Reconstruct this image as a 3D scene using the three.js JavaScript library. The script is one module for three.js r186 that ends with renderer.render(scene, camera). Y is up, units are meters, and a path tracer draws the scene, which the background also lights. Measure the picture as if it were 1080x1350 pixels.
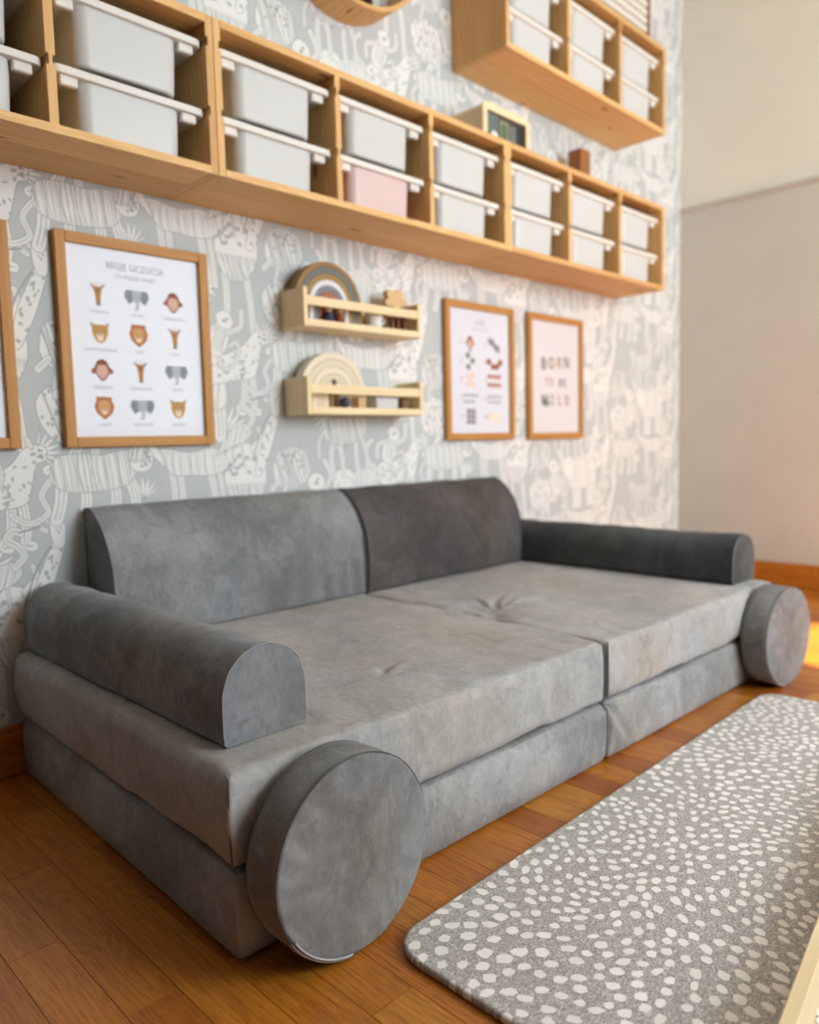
import * as THREE from 'three';
import { RoundedBoxGeometry } from 'three/addons/geometries/RoundedBoxGeometry.js';
import { mergeGeometries, mergeVertices } from 'three/addons/utils/BufferGeometryUtils.js';
import { RectAreaLightUniformsLib } from 'three/addons/lights/RectAreaLightUniformsLib.js';
import { ImprovedNoise } from 'three/addons/math/ImprovedNoise.js';

// ---------------------------------------------------------------- camera, sky, sun, exposure
// x runs along the wallpapered wall (z = 0), z out of it into the room, y up from the floor.
const scene = new THREE.Scene();
const camera = new THREE.PerspectiveCamera(67.73, 0.8, 0.05, 60);
camera.position.set(-0.903, 0.665, 1.670);
camera.rotation.set(-0.091, -0.782, -0.024, 'YXZ');
camera.focus = 1.08;
camera.userData.fStop = 2.3;
scene.add(camera);

const renderer = new THREE.WebGLRenderer({ antialias: true });
renderer.toneMapping = THREE.LinearToneMapping;
renderer.toneMappingExposure = 0.97;
renderer.shadowMap.enabled = true;

scene.background = new THREE.Color().setRGB(0.72, 0.86, 1.0);   // bright overcast-blue sky outside the window
scene.backgroundIntensity = 2.2;

const sun = new THREE.DirectionalLight(new THREE.Color().setRGB(1, 0.84, 0.56), 30);
sun.position.set(1.1 - 0.35 * 3.0, 1.55 + 3.0 * 0.815, 3.3 + 3.0);
sun.target.position.set(1.1, 1.55, 3.3);
sun.shadow.radius = 1.5;
sun.castShadow = true;
sun.shadow.mapSize.set(2048, 2048);
Object.assign(sun.shadow.camera, { left: -4, right: 4, top: 4, bottom: -4, near: 0.1, far: 14 });
scene.add(sun, sun.target);

RectAreaLightUniformsLib.init();
const WIN = { x0: 0.50, x1: 1.90, y0: 0.80, y1: 2.20, z: 3.30 };
const skyLight = new THREE.RectAreaLight(new THREE.Color().setRGB(0.86, 0.94, 1.0), 14, WIN.x1 - WIN.x0, WIN.y1 - WIN.y0);
skyLight.position.set((WIN.x0 + WIN.x1) / 2, (WIN.y0 + WIN.y1) / 2, WIN.z - 0.03);
skyLight.lookAt(skyLight.position.x, skyLight.position.y, 0);
scene.add(skyLight);

// ---------------------------------------------------------------- helpers
let seed = 20240611;
const rnd = () => { seed = (seed * 1664525 + 1013904223) >>> 0; return seed / 4294967296; };
const rr = (a, b) => a + (b - a) * rnd();
const IN = new ImprovedNoise();
const n3 = (x, y, z) => IN.noise(x, y, z);
const lin = (r, g, b) => new THREE.Color().setRGB(r / 255, g / 255, b / 255, THREE.SRGBColorSpace);
const taken = {};
const numbered = (name) => { const n = (taken[name] = (taken[name] ?? -1) + 1); return n ? `${name}_${String(n).padStart(3, '0')}` : name; };

function tag(o, label, category, group) {
  o.userData.label = label; o.userData.category = category;
  if (group) o.userData.group = group;
  return o;
}
function thing(name, label, category, [x, y, z] = [0, 0, 0], group) {
  const o = new THREE.Group(); o.name = numbered(name); o.position.set(x, y, z); scene.add(o);
  return tag(o, label, category, group);
}
function part(name, geo, mat, parent, label) {
  const m = new THREE.Mesh(geo, mat); m.name = name; m.castShadow = m.receiveShadow = true;
  parent.add(m);
  if (label) m.userData.label = label;
  return m;
}
function struct(name, geo, mat, label, category) {
  const m = geo ? new THREE.Mesh(geo, mat) : new THREE.Group();
  m.name = name; m.castShadow = m.receiveShadow = true; m.userData.kind = 'structure';
  if (label) { m.userData.label = label; m.userData.category = category; }
  scene.add(m);
  return m;
}
// uv in metres, u along the chosen axis; works on any geometry by its face normals
function metricUV(geo, along = 'x', du = 0, dv = 0) {
  const g = geo.index ? geo.toNonIndexed() : geo;
  const p = g.attributes.position, n = g.attributes.normal, uv = new Float32Array(p.count * 2);
  const idx = { x: 0, y: 1, z: 2 }[along];
  for (let i = 0; i < p.count; i++) {
    const P = [p.getX(i), p.getY(i), p.getZ(i)], N = [Math.abs(n.getX(i)), Math.abs(n.getY(i)), Math.abs(n.getZ(i))];
    const face = N[0] >= N[1] && N[0] >= N[2] ? 0 : N[1] >= N[2] ? 1 : 2;
    const rest = [0, 1, 2].filter((k) => k !== face);
    const a = rest.includes(idx) ? idx : rest[0], b = rest.find((k) => k !== a);
    uv[2 * i] = P[a] + du; uv[2 * i + 1] = P[b] + dv + face * 0.37;
  }
  g.setAttribute('uv', new THREE.BufferAttribute(uv, 2));
  return g;
}
function board(w, h, d, r = 0.0015, along, du = rr(0, 3), dv = rr(0, 3)) {
  along ??= w >= h && w >= d ? 'x' : h >= d ? 'y' : 'z';
  return metricUV(new RoundedBoxGeometry(w, h, d, 1, Math.min(r, w / 2.01, h / 2.01, d / 2.01)), along, du, dv);
}
const at = (g, x, y, z) => g.translate(x, y, z);
function smoothNormals(g) {   // smooth across uv seams
  g.computeVertexNormals();
  const p = g.attributes.position, n = g.attributes.normal, sum = new Map();
  const key = (i) => `${Math.round(p.getX(i) * 2e4)},${Math.round(p.getY(i) * 2e4)},${Math.round(p.getZ(i) * 2e4)}`;
  for (let i = 0; i < p.count; i++) {
    const k = key(i), s = sum.get(k) ?? [0, 0, 0];
    s[0] += n.getX(i); s[1] += n.getY(i); s[2] += n.getZ(i); sum.set(k, s);
  }
  for (let i = 0; i < p.count; i++) { const s = sum.get(key(i)), l = Math.hypot(...s) || 1; n.setXYZ(i, s[0] / l, s[1] / l, s[2] / l); }
  return g;
}
function tube(points, r, closed = false, seg = null, radial = 6) {
  const c = new THREE.CatmullRomCurve3(points.map((p) => new THREE.Vector3(...p)), closed, 'catmullrom', 0.3);
  return new THREE.TubeGeometry(c, seg ?? points.length * 4, r, radial, closed);
}

// ---------------------------------------------------------------- procedural textures
function hash(x, y, s) { let h = Math.imul(x, 374761393) + Math.imul(y, 668265263) + Math.imul(s, 1442695041); h = Math.imul(h ^ (h >>> 13), 1274126177); return ((h ^ (h >>> 16)) >>> 0) / 4294967296; }
function pnoise(x, y, px, py, s) {   // value noise that repeats after px, py cells
  const xi = Math.floor(x), yi = Math.floor(y), fx = x - xi, fy = y - yi, m = (a, b) => ((a % b) + b) % b;
  const u = fx * fx * (3 - 2 * fx), v = fy * fy * (3 - 2 * fy), h = (a, b) => hash(m(a, px), m(b, py), s);
  return (h(xi, yi) * (1 - u) + h(xi + 1, yi) * u) * (1 - v) + (h(xi, yi + 1) * (1 - u) + h(xi + 1, yi + 1) * u) * v;
}
function fbm(u, v, fx, fy, oct, s) { let a = 0, w = 0.5, t = 0; for (let k = 0; k < oct; k++) { a += w * pnoise(u * fx, v * fy, fx, fy, s + k * 17); t += w; w *= 0.5; fx *= 2; fy *= 2; } return a / t; }
function dataTex(w, h, fn, srgb = true) {
  const d = new Uint8Array(w * h * 4);
  for (let j = 0; j < h; j++) for (let i = 0; i < w; i++) {
    const c = fn(i / w, j / h), k = (j * w + i) * 4;
    for (let q = 0; q < 3; q++) d[k + q] = Math.max(0, Math.min(255, c[q] ?? c[0]));
    d[k + 3] = 255;
  }
  const t = new THREE.DataTexture(d, w, h); t.wrapS = t.wrapT = THREE.RepeatWrapping; t.magFilter = t.minFilter = THREE.LinearFilter;
  if (srgb) t.colorSpace = THREE.SRGBColorSpace;
  t.needsUpdate = true; return t;
}
const perMetre = (t, sx, sy) => { t.repeat.set(1 / sx, 1 / sy); return t; };
const mix = (a, b, t) => a + (b - a) * t, mix3 = (a, b, t) => [mix(a[0], b[0], t), mix(a[1], b[1], t), mix(a[2], b[2], t)];
const sst = (a, b, x) => { const t = Math.max(0, Math.min(1, (x - a) / (b - a))); return t * t * (3 - 2 * t); };

// velvet: brushed nap marks, lighter and darker patches with a drawn-out grain
const velvetNap = (soft) => perMetre(dataTex(1024, 1024, (u, v) => {
  const wx = fbm(u, v, 5, 5, 4, 5) - 0.5, wy = fbm(u, v, 5, 5, 4, 9) - 0.5;
  const a = fbm(u + wx * 0.25, v + wy * 0.25, 5, 4, 4, 21), b = fbm(u + wy * 0.3, v + wx * 0.3, 9, 7, 4, 33), c = fbm(u + wx * 0.22, v + wy * 0.2, 22, 12, 4, 41);
  const marks = sst(0.57, 0.60, b) * 0.07 - sst(0.58, 0.62, c) * 0.08 + sst(0.64, 0.66, fbm(u + wy * 0.5, v + wx * 0.5, 16, 12, 3, 63)) * 0.07;
  const grain = (hash(Math.floor(u * 1024), Math.floor(v * 1024), 3) - 0.5) * 0.06 + (fbm(u, v, 120, 70, 2, 55) - 0.5) * 0.10;
  const l = 0.92 + (soft ? (a - 0.5) * 0.13 + marks * 0.35 : (a - 0.5) * 0.3 + (c - 0.5) * 0.10 + marks * 0.62) + grain;
  const t = fbm(u, v, 3, 3, 2, 77) - 0.5;
  return [236 * l * (1 + t * 0.06), 236 * l, 236 * l * (1 - t * 0.08)];
}), 0.62, 0.62);
const velvetTex = velvetNap(false), velvetSoft = velvetNap(true);
// pine
const pineTex = perMetre(dataTex(1024, 1024, (u, v) => {
  const w = fbm(u, v, 3, 6, 3, 101) - 0.5;
  const rings = 0.5 + 0.5 * Math.sin((v * 26 + w * 5) * Math.PI * 2), fine = fbm(u, v, 6, 220, 2, 111), broad = fbm(u, v, 2, 9, 3, 117);
  let c = mix3([240, 206, 156], [220, 174, 118], rings * 0.45 + (fine - 0.5) * 0.5 + (broad - 0.5) * 0.6);
  for (const [kx, ky, s] of [[0.22, 0.31, 1], [0.7, 0.66, 0.8], [0.48, 0.9, 0.7], [0.9, 0.12, 0.9], [0.06, 0.72, 0.6], [0.56, 0.47, 0.55]]) {
    const dx = (u - kx) * 1.0, dy = (v - ky) * 2.0, d = Math.hypot(dx, dy) + w * 0.004;
    c = mix3([124, 74, 38], c, sst(0.008 * s, 0.032 * s, d));
  }
  return c;
}), 1.0, 0.5);
const birchTex = perMetre(dataTex(512, 512, (u, v) => {
  const w = fbm(u, v, 3, 6, 3, 131) - 0.5, rings = 0.5 + 0.5 * Math.sin((v * 14 + w * 4) * Math.PI * 2), fine = fbm(u, v, 5, 160, 2, 137);
  return mix3([246, 226, 188], [230, 202, 156], rings * 0.4 + (fine - 0.5) * 0.6);
}), 1.2, 0.4);
// oak parquet
const oakTex = perMetre(dataTex(1024, 1024, (u, v) => {
  const w = fbm(u, v, 3, 8, 3, 201) - 0.5, broad = fbm(u, v, 3, 18, 3, 207);
  const fig = 0.5 + 0.5 * Math.sin((v * 22 + w * 9) * Math.PI * 2), fine = fbm(u, v, 10, 240, 3, 211);
  const pore = sst(0.62, 0.76, fbm(u, v, 34, 400, 2, 221));
  let c = mix3([196, 132, 50], [156, 95, 28], fig * 0.34 + (fine - 0.4) * 0.75 + (broad - 0.5) * 0.7);
  return mix3(c, [100, 52, 14], pore * 0.34);
}), 0.83, 0.42);
const oakBump = perMetre(dataTex(512, 512, (u, v) => [150 + (fbm(u, v, 12, 160, 3, 251) - 0.5) * 160], false), 0.4, 0.2);
// plaster
const plasterTex = perMetre(dataTex(512, 512, (u, v) => { const l = 238 + (fbm(u, v, 8, 8, 5, 301) - 0.5) * 9; return [l, l, l]; }), 1.2, 1.2);
const plasterBump = perMetre(dataTex(512, 512, (u, v) => [128 + (fbm(u, v, 40, 40, 3, 311) - 0.5) * 120], false), 0.5, 0.5);

const M = {};
const velvet = (r, g, b, map = velvetTex) => new THREE.MeshPhysicalMaterial({ color: lin(r, g, b), map, roughness: 0.95, specularIntensity: 0.25, sheen: 0.6, sheenRoughness: 0.5, sheenColor: lin(205, 204, 206) });
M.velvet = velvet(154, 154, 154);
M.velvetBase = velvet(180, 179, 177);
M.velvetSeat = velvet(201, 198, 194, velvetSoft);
M.velvetNapDark = velvet(104, 98, 95);  // same sofa velvet, with its dark-lying nap put into the base colour
M.velvetArm = velvet(157, 159, 161);
M.velvetShaded = velvet(100, 102, 103);  // same sofa velvet, darkened for nap and the shade on that arm
M.seam = new THREE.MeshStandardMaterial({ color: lin(96, 96, 97), roughness: 1 });
M.seamLight = new THREE.MeshStandardMaterial({ color: lin(160, 160, 161), roughness: 1 });
M.zip = new THREE.MeshStandardMaterial({ color: lin(168, 168, 170), roughness: 0.6 });
const wood = (tint, map, rough = 0.6, extra = {}) => new THREE.MeshPhysicalMaterial({ color: lin(...tint), map, roughness: rough, ...extra });
M.pine = [wood([243, 230, 202], pineTex), wood([232, 216, 188], pineTex), wood([249, 237, 210], pineTex)];
M.birch = wood([255, 252, 244], birchTex, 0.6);
M.frameWood = wood([206, 172, 112], perMetre(pineTex.clone(), 2.0, 0.6), 0.55);
M.oak = [[255, 240, 214], [242, 218, 190], [255, 250, 230], [224, 190, 160], [248, 230, 198], [255, 236, 200]].map((t, k) => {
  const m = oakTex.clone(); m.offset.set(k * 0.37, k * 0.21);
  return wood(t, m, 0.36, { bumpMap: oakBump, bumpScale: 0.0003, clearcoat: 0.25, clearcoatRoughness: 0.25 });
});
M.baseboard = wood([255, 228, 172], oakTex, 0.4);
M.subfloor = new THREE.MeshStandardMaterial({ color: lin(70, 42, 20), roughness: 0.9 });
const wallPaint = (r, g, b) => new THREE.MeshStandardMaterial({ color: lin(r, g, b), map: plasterTex, roughness: 0.9, bumpMap: plasterBump, bumpScale: 0.0006 });
M.wallWhite = wallPaint(246, 242, 226);
M.wallGreige = wallPaint(190, 184, 174);
M.wallFillCut = wallPaint(70, 67, 66);  // dark tone for the unseen left wall, to cut fill on the sofa
M.wallGrey = new THREE.MeshPhysicalMaterial({ color: lin(216, 211, 199), map: plasterTex, roughness: 0.55 });
M.trim = new THREE.MeshStandardMaterial({ color: lin(196, 188, 176), roughness: 0.6 });
M.binPlastic = new THREE.MeshPhysicalMaterial({ color: lin(215, 217, 215), roughness: 0.38, transmission: 0.12, thickness: 0 });
M.binPink = new THREE.MeshPhysicalMaterial({ color: lin(228, 202, 200), roughness: 0.38, transmission: 0.12, thickness: 0 });
M.binLip = new THREE.MeshPhysicalMaterial({ color: lin(226, 223, 215), roughness: 0.4 });
M.glass = new THREE.MeshPhysicalMaterial({ color: 0xffffff, roughness: 0.02, transmission: 1, thickness: 0, ior: 1.45 });
M.glazing = new THREE.MeshPhysicalMaterial({ color: 0xffffff, roughness: 0.05, transmission: 1, thickness: 0, ior: 1.45, specularIntensity: 0.1 });
M.white = new THREE.MeshStandardMaterial({ color: lin(238, 238, 236), roughness: 0.5 });
const matte = (r, g, b, rough = 0.7) => new THREE.MeshStandardMaterial({ color: lin(r, g, b), roughness: rough });

// ---------------------------------------------------------------- wallpaper print
function canvas(w, h) { const c = document.createElement('canvas'); c.width = w; c.height = h; return c; }
function canvasTex(c) { const t = new THREE.CanvasTexture(c); t.colorSpace = THREE.SRGBColorSpace; t.magFilter = THREE.LinearFilter; return t; }
const PAPER = { w: 1.136, h: 0.566 };
function wallpaper() {
  const W = 2048, H = 1020, S = W / PAPER.w, c = canvas(W, H), g = c.getContext('2d');
  const BG = '#bec4c4', WH = '#e8e9e6', LN = '#b3b9b9', DK = '#9ea5a5';
  g.fillStyle = BG; g.fillRect(0, 0, W, H);
  g.lineCap = g.lineJoin = 'round';
  const smooth = (p, closed = true) => {
    const n = p.length; g.beginPath(); g.moveTo(...p[0]);
    for (let i = 0; i < (closed ? n : n - 1); i++) {
      const q = (k) => p[closed ? (k + n) % n : Math.max(0, Math.min(n - 1, k))], a = q(i - 1), b = q(i), d = q(i + 1), e = q(i + 2);
      g.bezierCurveTo(b[0] + (d[0] - a[0]) / 6, b[1] + (d[1] - a[1]) / 6, d[0] - (e[0] - b[0]) / 6, d[1] - (e[1] - b[1]) / 6, d[0], d[1]);
    }
    if (closed) g.closePath();
  };
  const fill = (p, f = WH) => { smooth(p); g.fillStyle = f; g.fill(); g.strokeStyle = DK; g.lineWidth = 0.0014; g.stroke(); };
  const line = (p, w = 0.002, col = LN) => { smooth(p, false); g.strokeStyle = col; g.lineWidth = w; g.stroke(); };
  const limb = (p, w0) => { const w = w0 * 1.2; line(p, w + 0.0024, DK); line(p, w, WH); line(p.map(([x, y]) => [x - w * 0.16, y]), w * 0.1, LN); line(p.map(([x, y]) => [x + w * 0.2, y]), w * 0.08, LN); };
  const inside = (p, fn) => { g.save(); smooth(p); g.clip(); fn(); g.restore(); };
  const spots = (x0, x1, y0, y1, n, r, s, col = LN) => { for (let k = 0; k < n; k++) { g.beginPath(); g.ellipse(mix(x0, x1, hash(k, 1, s)), mix(y0, y1, hash(k, 2, s)), r * (0.6 + hash(k, 3, s)), r * (0.5 + 0.6 * hash(k, 4, s)), hash(k, 5, s) * 3, 0, 6.3); g.fillStyle = col; g.fill(); } };
  const hatch = (x0, x1, y0, y1, n0, lean, s, w0 = 0.0022, col = LN) => { const n = Math.round(n0 * 1.5), w = w0 * 0.7; for (let k = 0; k < n; k++) { const x = mix(x0, x1, (k + 0.5 * hash(k, 1, s)) / n), o = (hash(k, 2, s) - 0.5) * 0.012; line([[x, y1], [x + lean * 0.4 + o, mix(y0, y1, 0.5)], [x + lean, y0]], w * (0.6 + 0.8 * hash(k, 3, s)), col); } };
  const animals = {
    tiger() {
      limb([[-0.085, 0.0], [-0.11, -0.035], [-0.10, -0.07], [-0.135, -0.088], [-0.165, -0.07]], 0.009);
      limb([[-0.07, 0], [-0.075, -0.05], [-0.085, -0.085]], 0.020); limb([[-0.03, 0], [-0.025, -0.05], [-0.035, -0.085]], 0.018);
      limb([[0.03, 0], [0.035, -0.05], [0.028, -0.088]], 0.018); limb([[0.06, 0], [0.075, -0.05], [0.072, -0.088]], 0.018);
      const b = [[-0.092, 0.008], [-0.08, 0.034], [-0.04, 0.042], [0.01, 0.038], [0.05, 0.046], [0.078, 0.04], [0.085, 0.01], [0.06, -0.024], [0.01, -0.034], [-0.05, -0.034], [-0.085, -0.02]];
      fill(b); inside(b, () => hatch(-0.095, 0.09, -0.04, 0.05, 26, 0.01, 5, 0.0026));
      const h = [[0.066, 0.02], [0.07, 0.05], [0.09, 0.058], [0.108, 0.05], [0.118, 0.03], [0.112, 0.008], [0.094, 0.0], [0.076, 0.004]];
      fill(h); inside(h, () => { hatch(0.07, 0.118, 0.02, 0.06, 9, -0.008, 8, 0.002, DK); spots(0.09, 0.112, 0.012, 0.04, 6, 0.003, 4, DK); });
    },
    giraffe() {
      const n = [[0.012, -0.004], [0.0, -0.03], [-0.028, -0.09], [-0.05, -0.17], [-0.03, -0.175], [-0.002, -0.12], [0.02, -0.06], [0.03, -0.02]];
      fill(n); inside(n, () => spots(-0.055, 0.03, -0.18, 0, 46, 0.0042, 14)); line([[0.002, -0.02], [-0.03, -0.07], [-0.056, -0.14]], 0.0036, DK);
      limb([[0.006, 0.026], [-0.008, 0.042]], 0.006); limb([[-0.004, 0.014], [-0.022, 0.028]], 0.008);
      limb([[0.012, 0.03], [0.012, 0.046]], 0.006); limb([[0.026, 0.03], [0.028, 0.046]], 0.006);
      fill([[0.004, 0.03], [0.02, 0.036], [0.034, 0.028], [0.036, 0.004], [0.032, -0.022], [0.018, -0.026], [0.008, -0.012]]);
      spots(0.01, 0.03, 0.004, 0.02, 4, 0.002, 9, DK);
    },
    leopard() {
      limb([[-0.07, 0], [-0.11, 0.02], [-0.12, 0.06], [-0.10, 0.08]], 0.010);
      limb([[0.03, -0.02], [0.028, -0.07], [0.014, -0.1], [0.022, -0.106]], 0.015); limb([[0.05, -0.02], [0.055, -0.07], [0.052, -0.1], [0.064, -0.106]], 0.015);
      limb([[-0.06, -0.01], [-0.074, -0.05], [-0.06, -0.09]], 0.018);
      const b = [[-0.085, -0.01], [-0.07, 0.02], [-0.02, 0.022], [0.03, 0.046], [0.056, 0.075], [0.082, 0.086], [0.1, 0.076], [0.098, 0.056], [0.08, 0.046], [0.07, 0.01], [0.056, -0.026], [0.0, -0.036], [-0.05, -0.046], [-0.08, -0.04]];
      fill(b); inside(b, () => spots(-0.09, 0.1, -0.05, 0.09, 150, 0.0036, 31)); limb([[0.072, 0.082], [0.066, 0.094]], 0.007);
      spots(0.084, 0.096, 0.062, 0.076, 4, 0.002, 3, DK);
    },
    heron() {
      limb([[-0.01, -0.05], [-0.004, -0.11]], 0.004); limb([[-0.03, -0.05], [-0.036, -0.1]], 0.004);
      const b = [[0.01, -0.01], [0.02, -0.03], [0.004, -0.052], [-0.04, -0.066], [-0.08, -0.085], [-0.05, -0.04], [-0.02, -0.014]];
      fill(b); inside(b, () => hatch(-0.08, 0.03, -0.09, 0, 16, -0.03, 12, 0.002));
      limb([[0.008, -0.02], [0.026, 0.002], [0.014, 0.022], [-0.004, 0.036], [0.008, 0.052], [0.022, 0.046]], 0.011); line([[0.02, 0.048], [0.06, 0.056]], 0.004, DK);
    },
    antelope() {
      limb([[-0.045, -0.01], [-0.04, -0.06], [-0.044, -0.12]], 0.012); limb([[-0.026, -0.01], [-0.022, -0.06], [-0.02, -0.12]], 0.012);
      limb([[0.045, -0.01], [0.055, -0.06], [0.066, -0.12]], 0.014); limb([[0.066, -0.01], [0.075, -0.06], [0.08, -0.12]], 0.011);
      const b = [[-0.075, 0.03], [-0.05, 0.034], [0.0, 0.026], [0.05, 0.034], [0.085, 0.02], [0.088, -0.012], [0.05, -0.026], [0.0, -0.024], [-0.04, -0.022], [-0.06, 0.0]];
      fill(b); inside(b, () => hatch(-0.07, 0.09, -0.03, 0.03, 22, 0.004, 17, 0.0014));
      const h = [[-0.07, 0.03], [-0.09, 0.05], [-0.1, 0.045], [-0.086, 0.022], [-0.06, -0.002]]; fill(h); limb([[-0.085, 0.05], [-0.08, 0.085]], 0.004); limb([[-0.092, 0.05], [-0.1, 0.08]], 0.004);
    },
    okapi() {
      limb([[-0.03, -0.05], [-0.026, -0.12], [-0.03, -0.2]], 0.014); limb([[0.025, -0.05], [0.036, -0.12], [0.042, -0.2]], 0.014);
      const b = [[-0.05, 0.05], [-0.02, 0.075], [0.025, 0.07], [0.055, 0.04], [0.06, -0.02], [0.03, -0.07], [-0.02, -0.075], [-0.05, -0.03]];
      fill(b); inside(b, () => { spots(-0.05, 0.06, 0, 0.08, 26, 0.0056, 51, LN); hatch(-0.05, 0.06, -0.08, -0.02, 14, 0.02, 7, 0.003); });
      const h = [[0.02, 0.06], [0.05, 0.09], [0.075, 0.08], [0.07, 0.06], [0.05, 0.035]]; fill(h); limb([[0.05, 0.09], [0.044, 0.108]], 0.008); spots(0.05, 0.068, 0.066, 0.08, 3, 0.0025, 6, DK);
    },
    curled() {
      const b = [[-0.045, 0.0], [-0.03, 0.04], [0.02, 0.052], [0.06, 0.03], [0.065, -0.02], [0.03, -0.05], [-0.015, -0.05], [-0.04, -0.03]];
      fill(b); inside(b, () => { hatch(-0.05, 0.07, -0.05, 0.05, 15, 0.03, 61, 0.0034, LN); spots(-0.02, 0.05, 0.0, 0.04, 14, 0.004, 63, DK); });
      limb([[-0.03, -0.03], [-0.05, -0.05]], 0.011); limb([[-0.01, -0.045], [-0.02, -0.085], [-0.015, -0.095]], 0.009); fill([[-0.025, -0.09], [-0.01, -0.086], [-0.008, -0.104], [-0.024, -0.106]]);
    },
    cheetah() {
      const b = [[-0.06, 0.03], [-0.03, 0.062], [0.02, 0.066], [0.06, 0.045], [0.064, -0.01], [0.03, -0.06], [-0.02, -0.05], [-0.05, -0.02]];
      fill(b); inside(b, () => { spots(-0.06, 0.07, -0.06, 0.07, 60, 0.0042, 71); for (let k = 0; k < 5; k++) line([[-0.05 + k * 0.02, 0.06], [-0.03 + k * 0.02, 0.0], [-0.01 + k * 0.02, -0.05]], 0.004, LN); });
      limb([[0.02, -0.055], [-0.01, -0.095], [-0.045, -0.105]], 0.017); limb([[0.05, -0.02], [0.05, -0.08], [0.03, -0.11]], 0.014);
    },
    elephant() {
      for (const x of [-0.06, -0.03, 0.035, 0.065]) limb([[x, -0.02], [x + 0.003, -0.07], [x, -0.105]], 0.024);
      const b = [[-0.095, 0.0], [-0.08, 0.05], [-0.03, 0.072], [0.03, 0.066], [0.075, 0.05], [0.09, 0.01], [0.08, -0.04], [0.0, -0.048], [-0.07, -0.046]];
      fill(b); inside(b, () => hatch(-0.09, 0.09, -0.05, 0.07, 20, -0.02, 81, 0.0016));
      limb([[-0.1, 0.03], [-0.128, 0.0], [-0.13, -0.05], [-0.118, -0.09], [-0.135, -0.1]], 0.016);
      fill([[-0.13, 0.06], [-0.1, 0.078], [-0.066, 0.07], [-0.05, 0.03], [-0.07, -0.012], [-0.1, 0.0], [-0.128, 0.02]]); line([[-0.09, 0.06], [-0.06, 0.04], [-0.072, 0.0]], 0.003, LN); spots(-0.118, -0.108, 0.03, 0.042, 2, 0.0025, 8, DK);
    },
    zebra() {
      for (const [x, l] of [[-0.05, -0.01], [-0.03, 0.008], [0.035, -0.006], [0.055, 0.012]]) limb([[x, -0.02], [x + l, -0.07], [x + l * 0.8, -0.12]], 0.012);
      const b = [[-0.075, 0.0], [-0.06, 0.035], [0.0, 0.036], [0.05, 0.046], [0.08, 0.09], [0.1, 0.108], [0.128, 0.084], [0.122, 0.07], [0.1, 0.066], [0.085, 0.02], [0.06, -0.028], [0.0, -0.036], [-0.055, -0.03]];
      fill(b); inside(b, () => hatch(-0.08, 0.13, -0.04, 0.11, 26, 0.012, 91, 0.0042)); limb([[-0.07, 0.01], [-0.095, -0.02], [-0.1, -0.06]], 0.007);
    },
    monkey() {
      limb([[0.0, -0.03], [0.04, -0.06], [0.06, -0.02], [0.045, 0.01], [0.03, -0.004]], 0.007);
      fill([[-0.02, 0.03], [0.014, 0.034], [0.024, 0.0], [0.014, -0.04], [-0.02, -0.04], [-0.03, -0.005]]); limb([[-0.02, 0.016], [-0.05, -0.01], [-0.04, -0.04]], 0.010); limb([[0.012, 0.02], [0.04, 0.05], [0.03, 0.085]], 0.010);
      fill([[-0.028, 0.05], [-0.006, 0.068], [0.018, 0.052], [0.014, 0.03], [-0.014, 0.026]]); spots(-0.014, 0.008, 0.04, 0.054, 4, 0.003, 5, DK); hatch(-0.02, 0.02, -0.03, 0.02, 8, 0.004, 2, 0.0016);
    },
    leaf() { for (let k = -3; k <= 3; k++) { const a = k * 0.34; fill([[0, 0], [Math.sin(a) * 0.03 - 0.006, Math.cos(a) * 0.03], [Math.sin(a) * 0.066, Math.cos(a) * 0.066], [Math.sin(a) * 0.03 + 0.006, Math.cos(a) * 0.03]]); } },
  };
  // [animal, x, y, scale, turn, flip] in metres on the wall; the print repeats in a half drop of 0.568 x 0.566
  const put = [['leaf', -0.06, 0.94, 1.1, 0.6], ['leaf', 0.12, 0.70, 1.1, -0.7], ['leaf', -0.12, 0.47, 1.0, 2.6], ['leaf', 0.06, 0.50, 1.0, -2.2], ['leaf', -0.20, 0.90, 0.8, 1.4], ['leaf', -0.33, 0.66, 0.8, -1.2], ['leaf', -0.17, 0.70, 0.9, 0.2], ['leaf', 0.11, 0.84, 0.9, 1.2], ['leaf', -0.10, 0.55, 0.8, 0.1],
    ['okapi', -0.40, 0.875, 1.08, 0], ['elephant', 0.03, 0.80, 1.06, 0.05], ['zebra', -0.06, 0.985, 1.04, 0.1], ['monkey', -0.155, 0.79, 1.25, 0.2], ['antelope', 0.02, 0.625, 1.12, 0], ['leopard', -0.42, 0.585, 1.1, 0], ['cheetah', -0.262, 0.735, 1.05, 0], ['curled', -0.262, 0.888, 1.08, 0], ['giraffe', -0.318, 1.05, 1.0, 0],
    ['heron', -0.395, 1.015, 1.05, 0], ['tiger', -0.205, 0.612, 1.1, 0.0], ['monkey', 0.115, 0.93, 1.05, -0.4]];
  for (const [k, x, y, s, r, f] of put) for (let i = 0; i < 2; i++) {
    const X = (((x + i * 0.568) % PAPER.w) + PAPER.w) % PAPER.w, Y = (((y + i * 0.283) % PAPER.h) + PAPER.h) % PAPER.h;
    for (const dx of [-1, 0, 1]) for (const dy of [-1, 0, 1]) {
      const px = X + dx * PAPER.w, py = Y + dy * PAPER.h;
      if (px < -0.25 || px > PAPER.w + 0.25 || py < -0.25 || py > PAPER.h + 0.25) continue;
      g.save(); g.translate(px * S, H - py * S); g.scale(S * s * (f ? -1 : 1), -S * s); g.rotate(r); animals[k](); g.restore();
    }
  }
  const t = canvasTex(c); t.wrapS = t.wrapT = THREE.RepeatWrapping; t.repeat.set(1 / PAPER.w, 1 / PAPER.h);
  return t;
}
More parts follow.
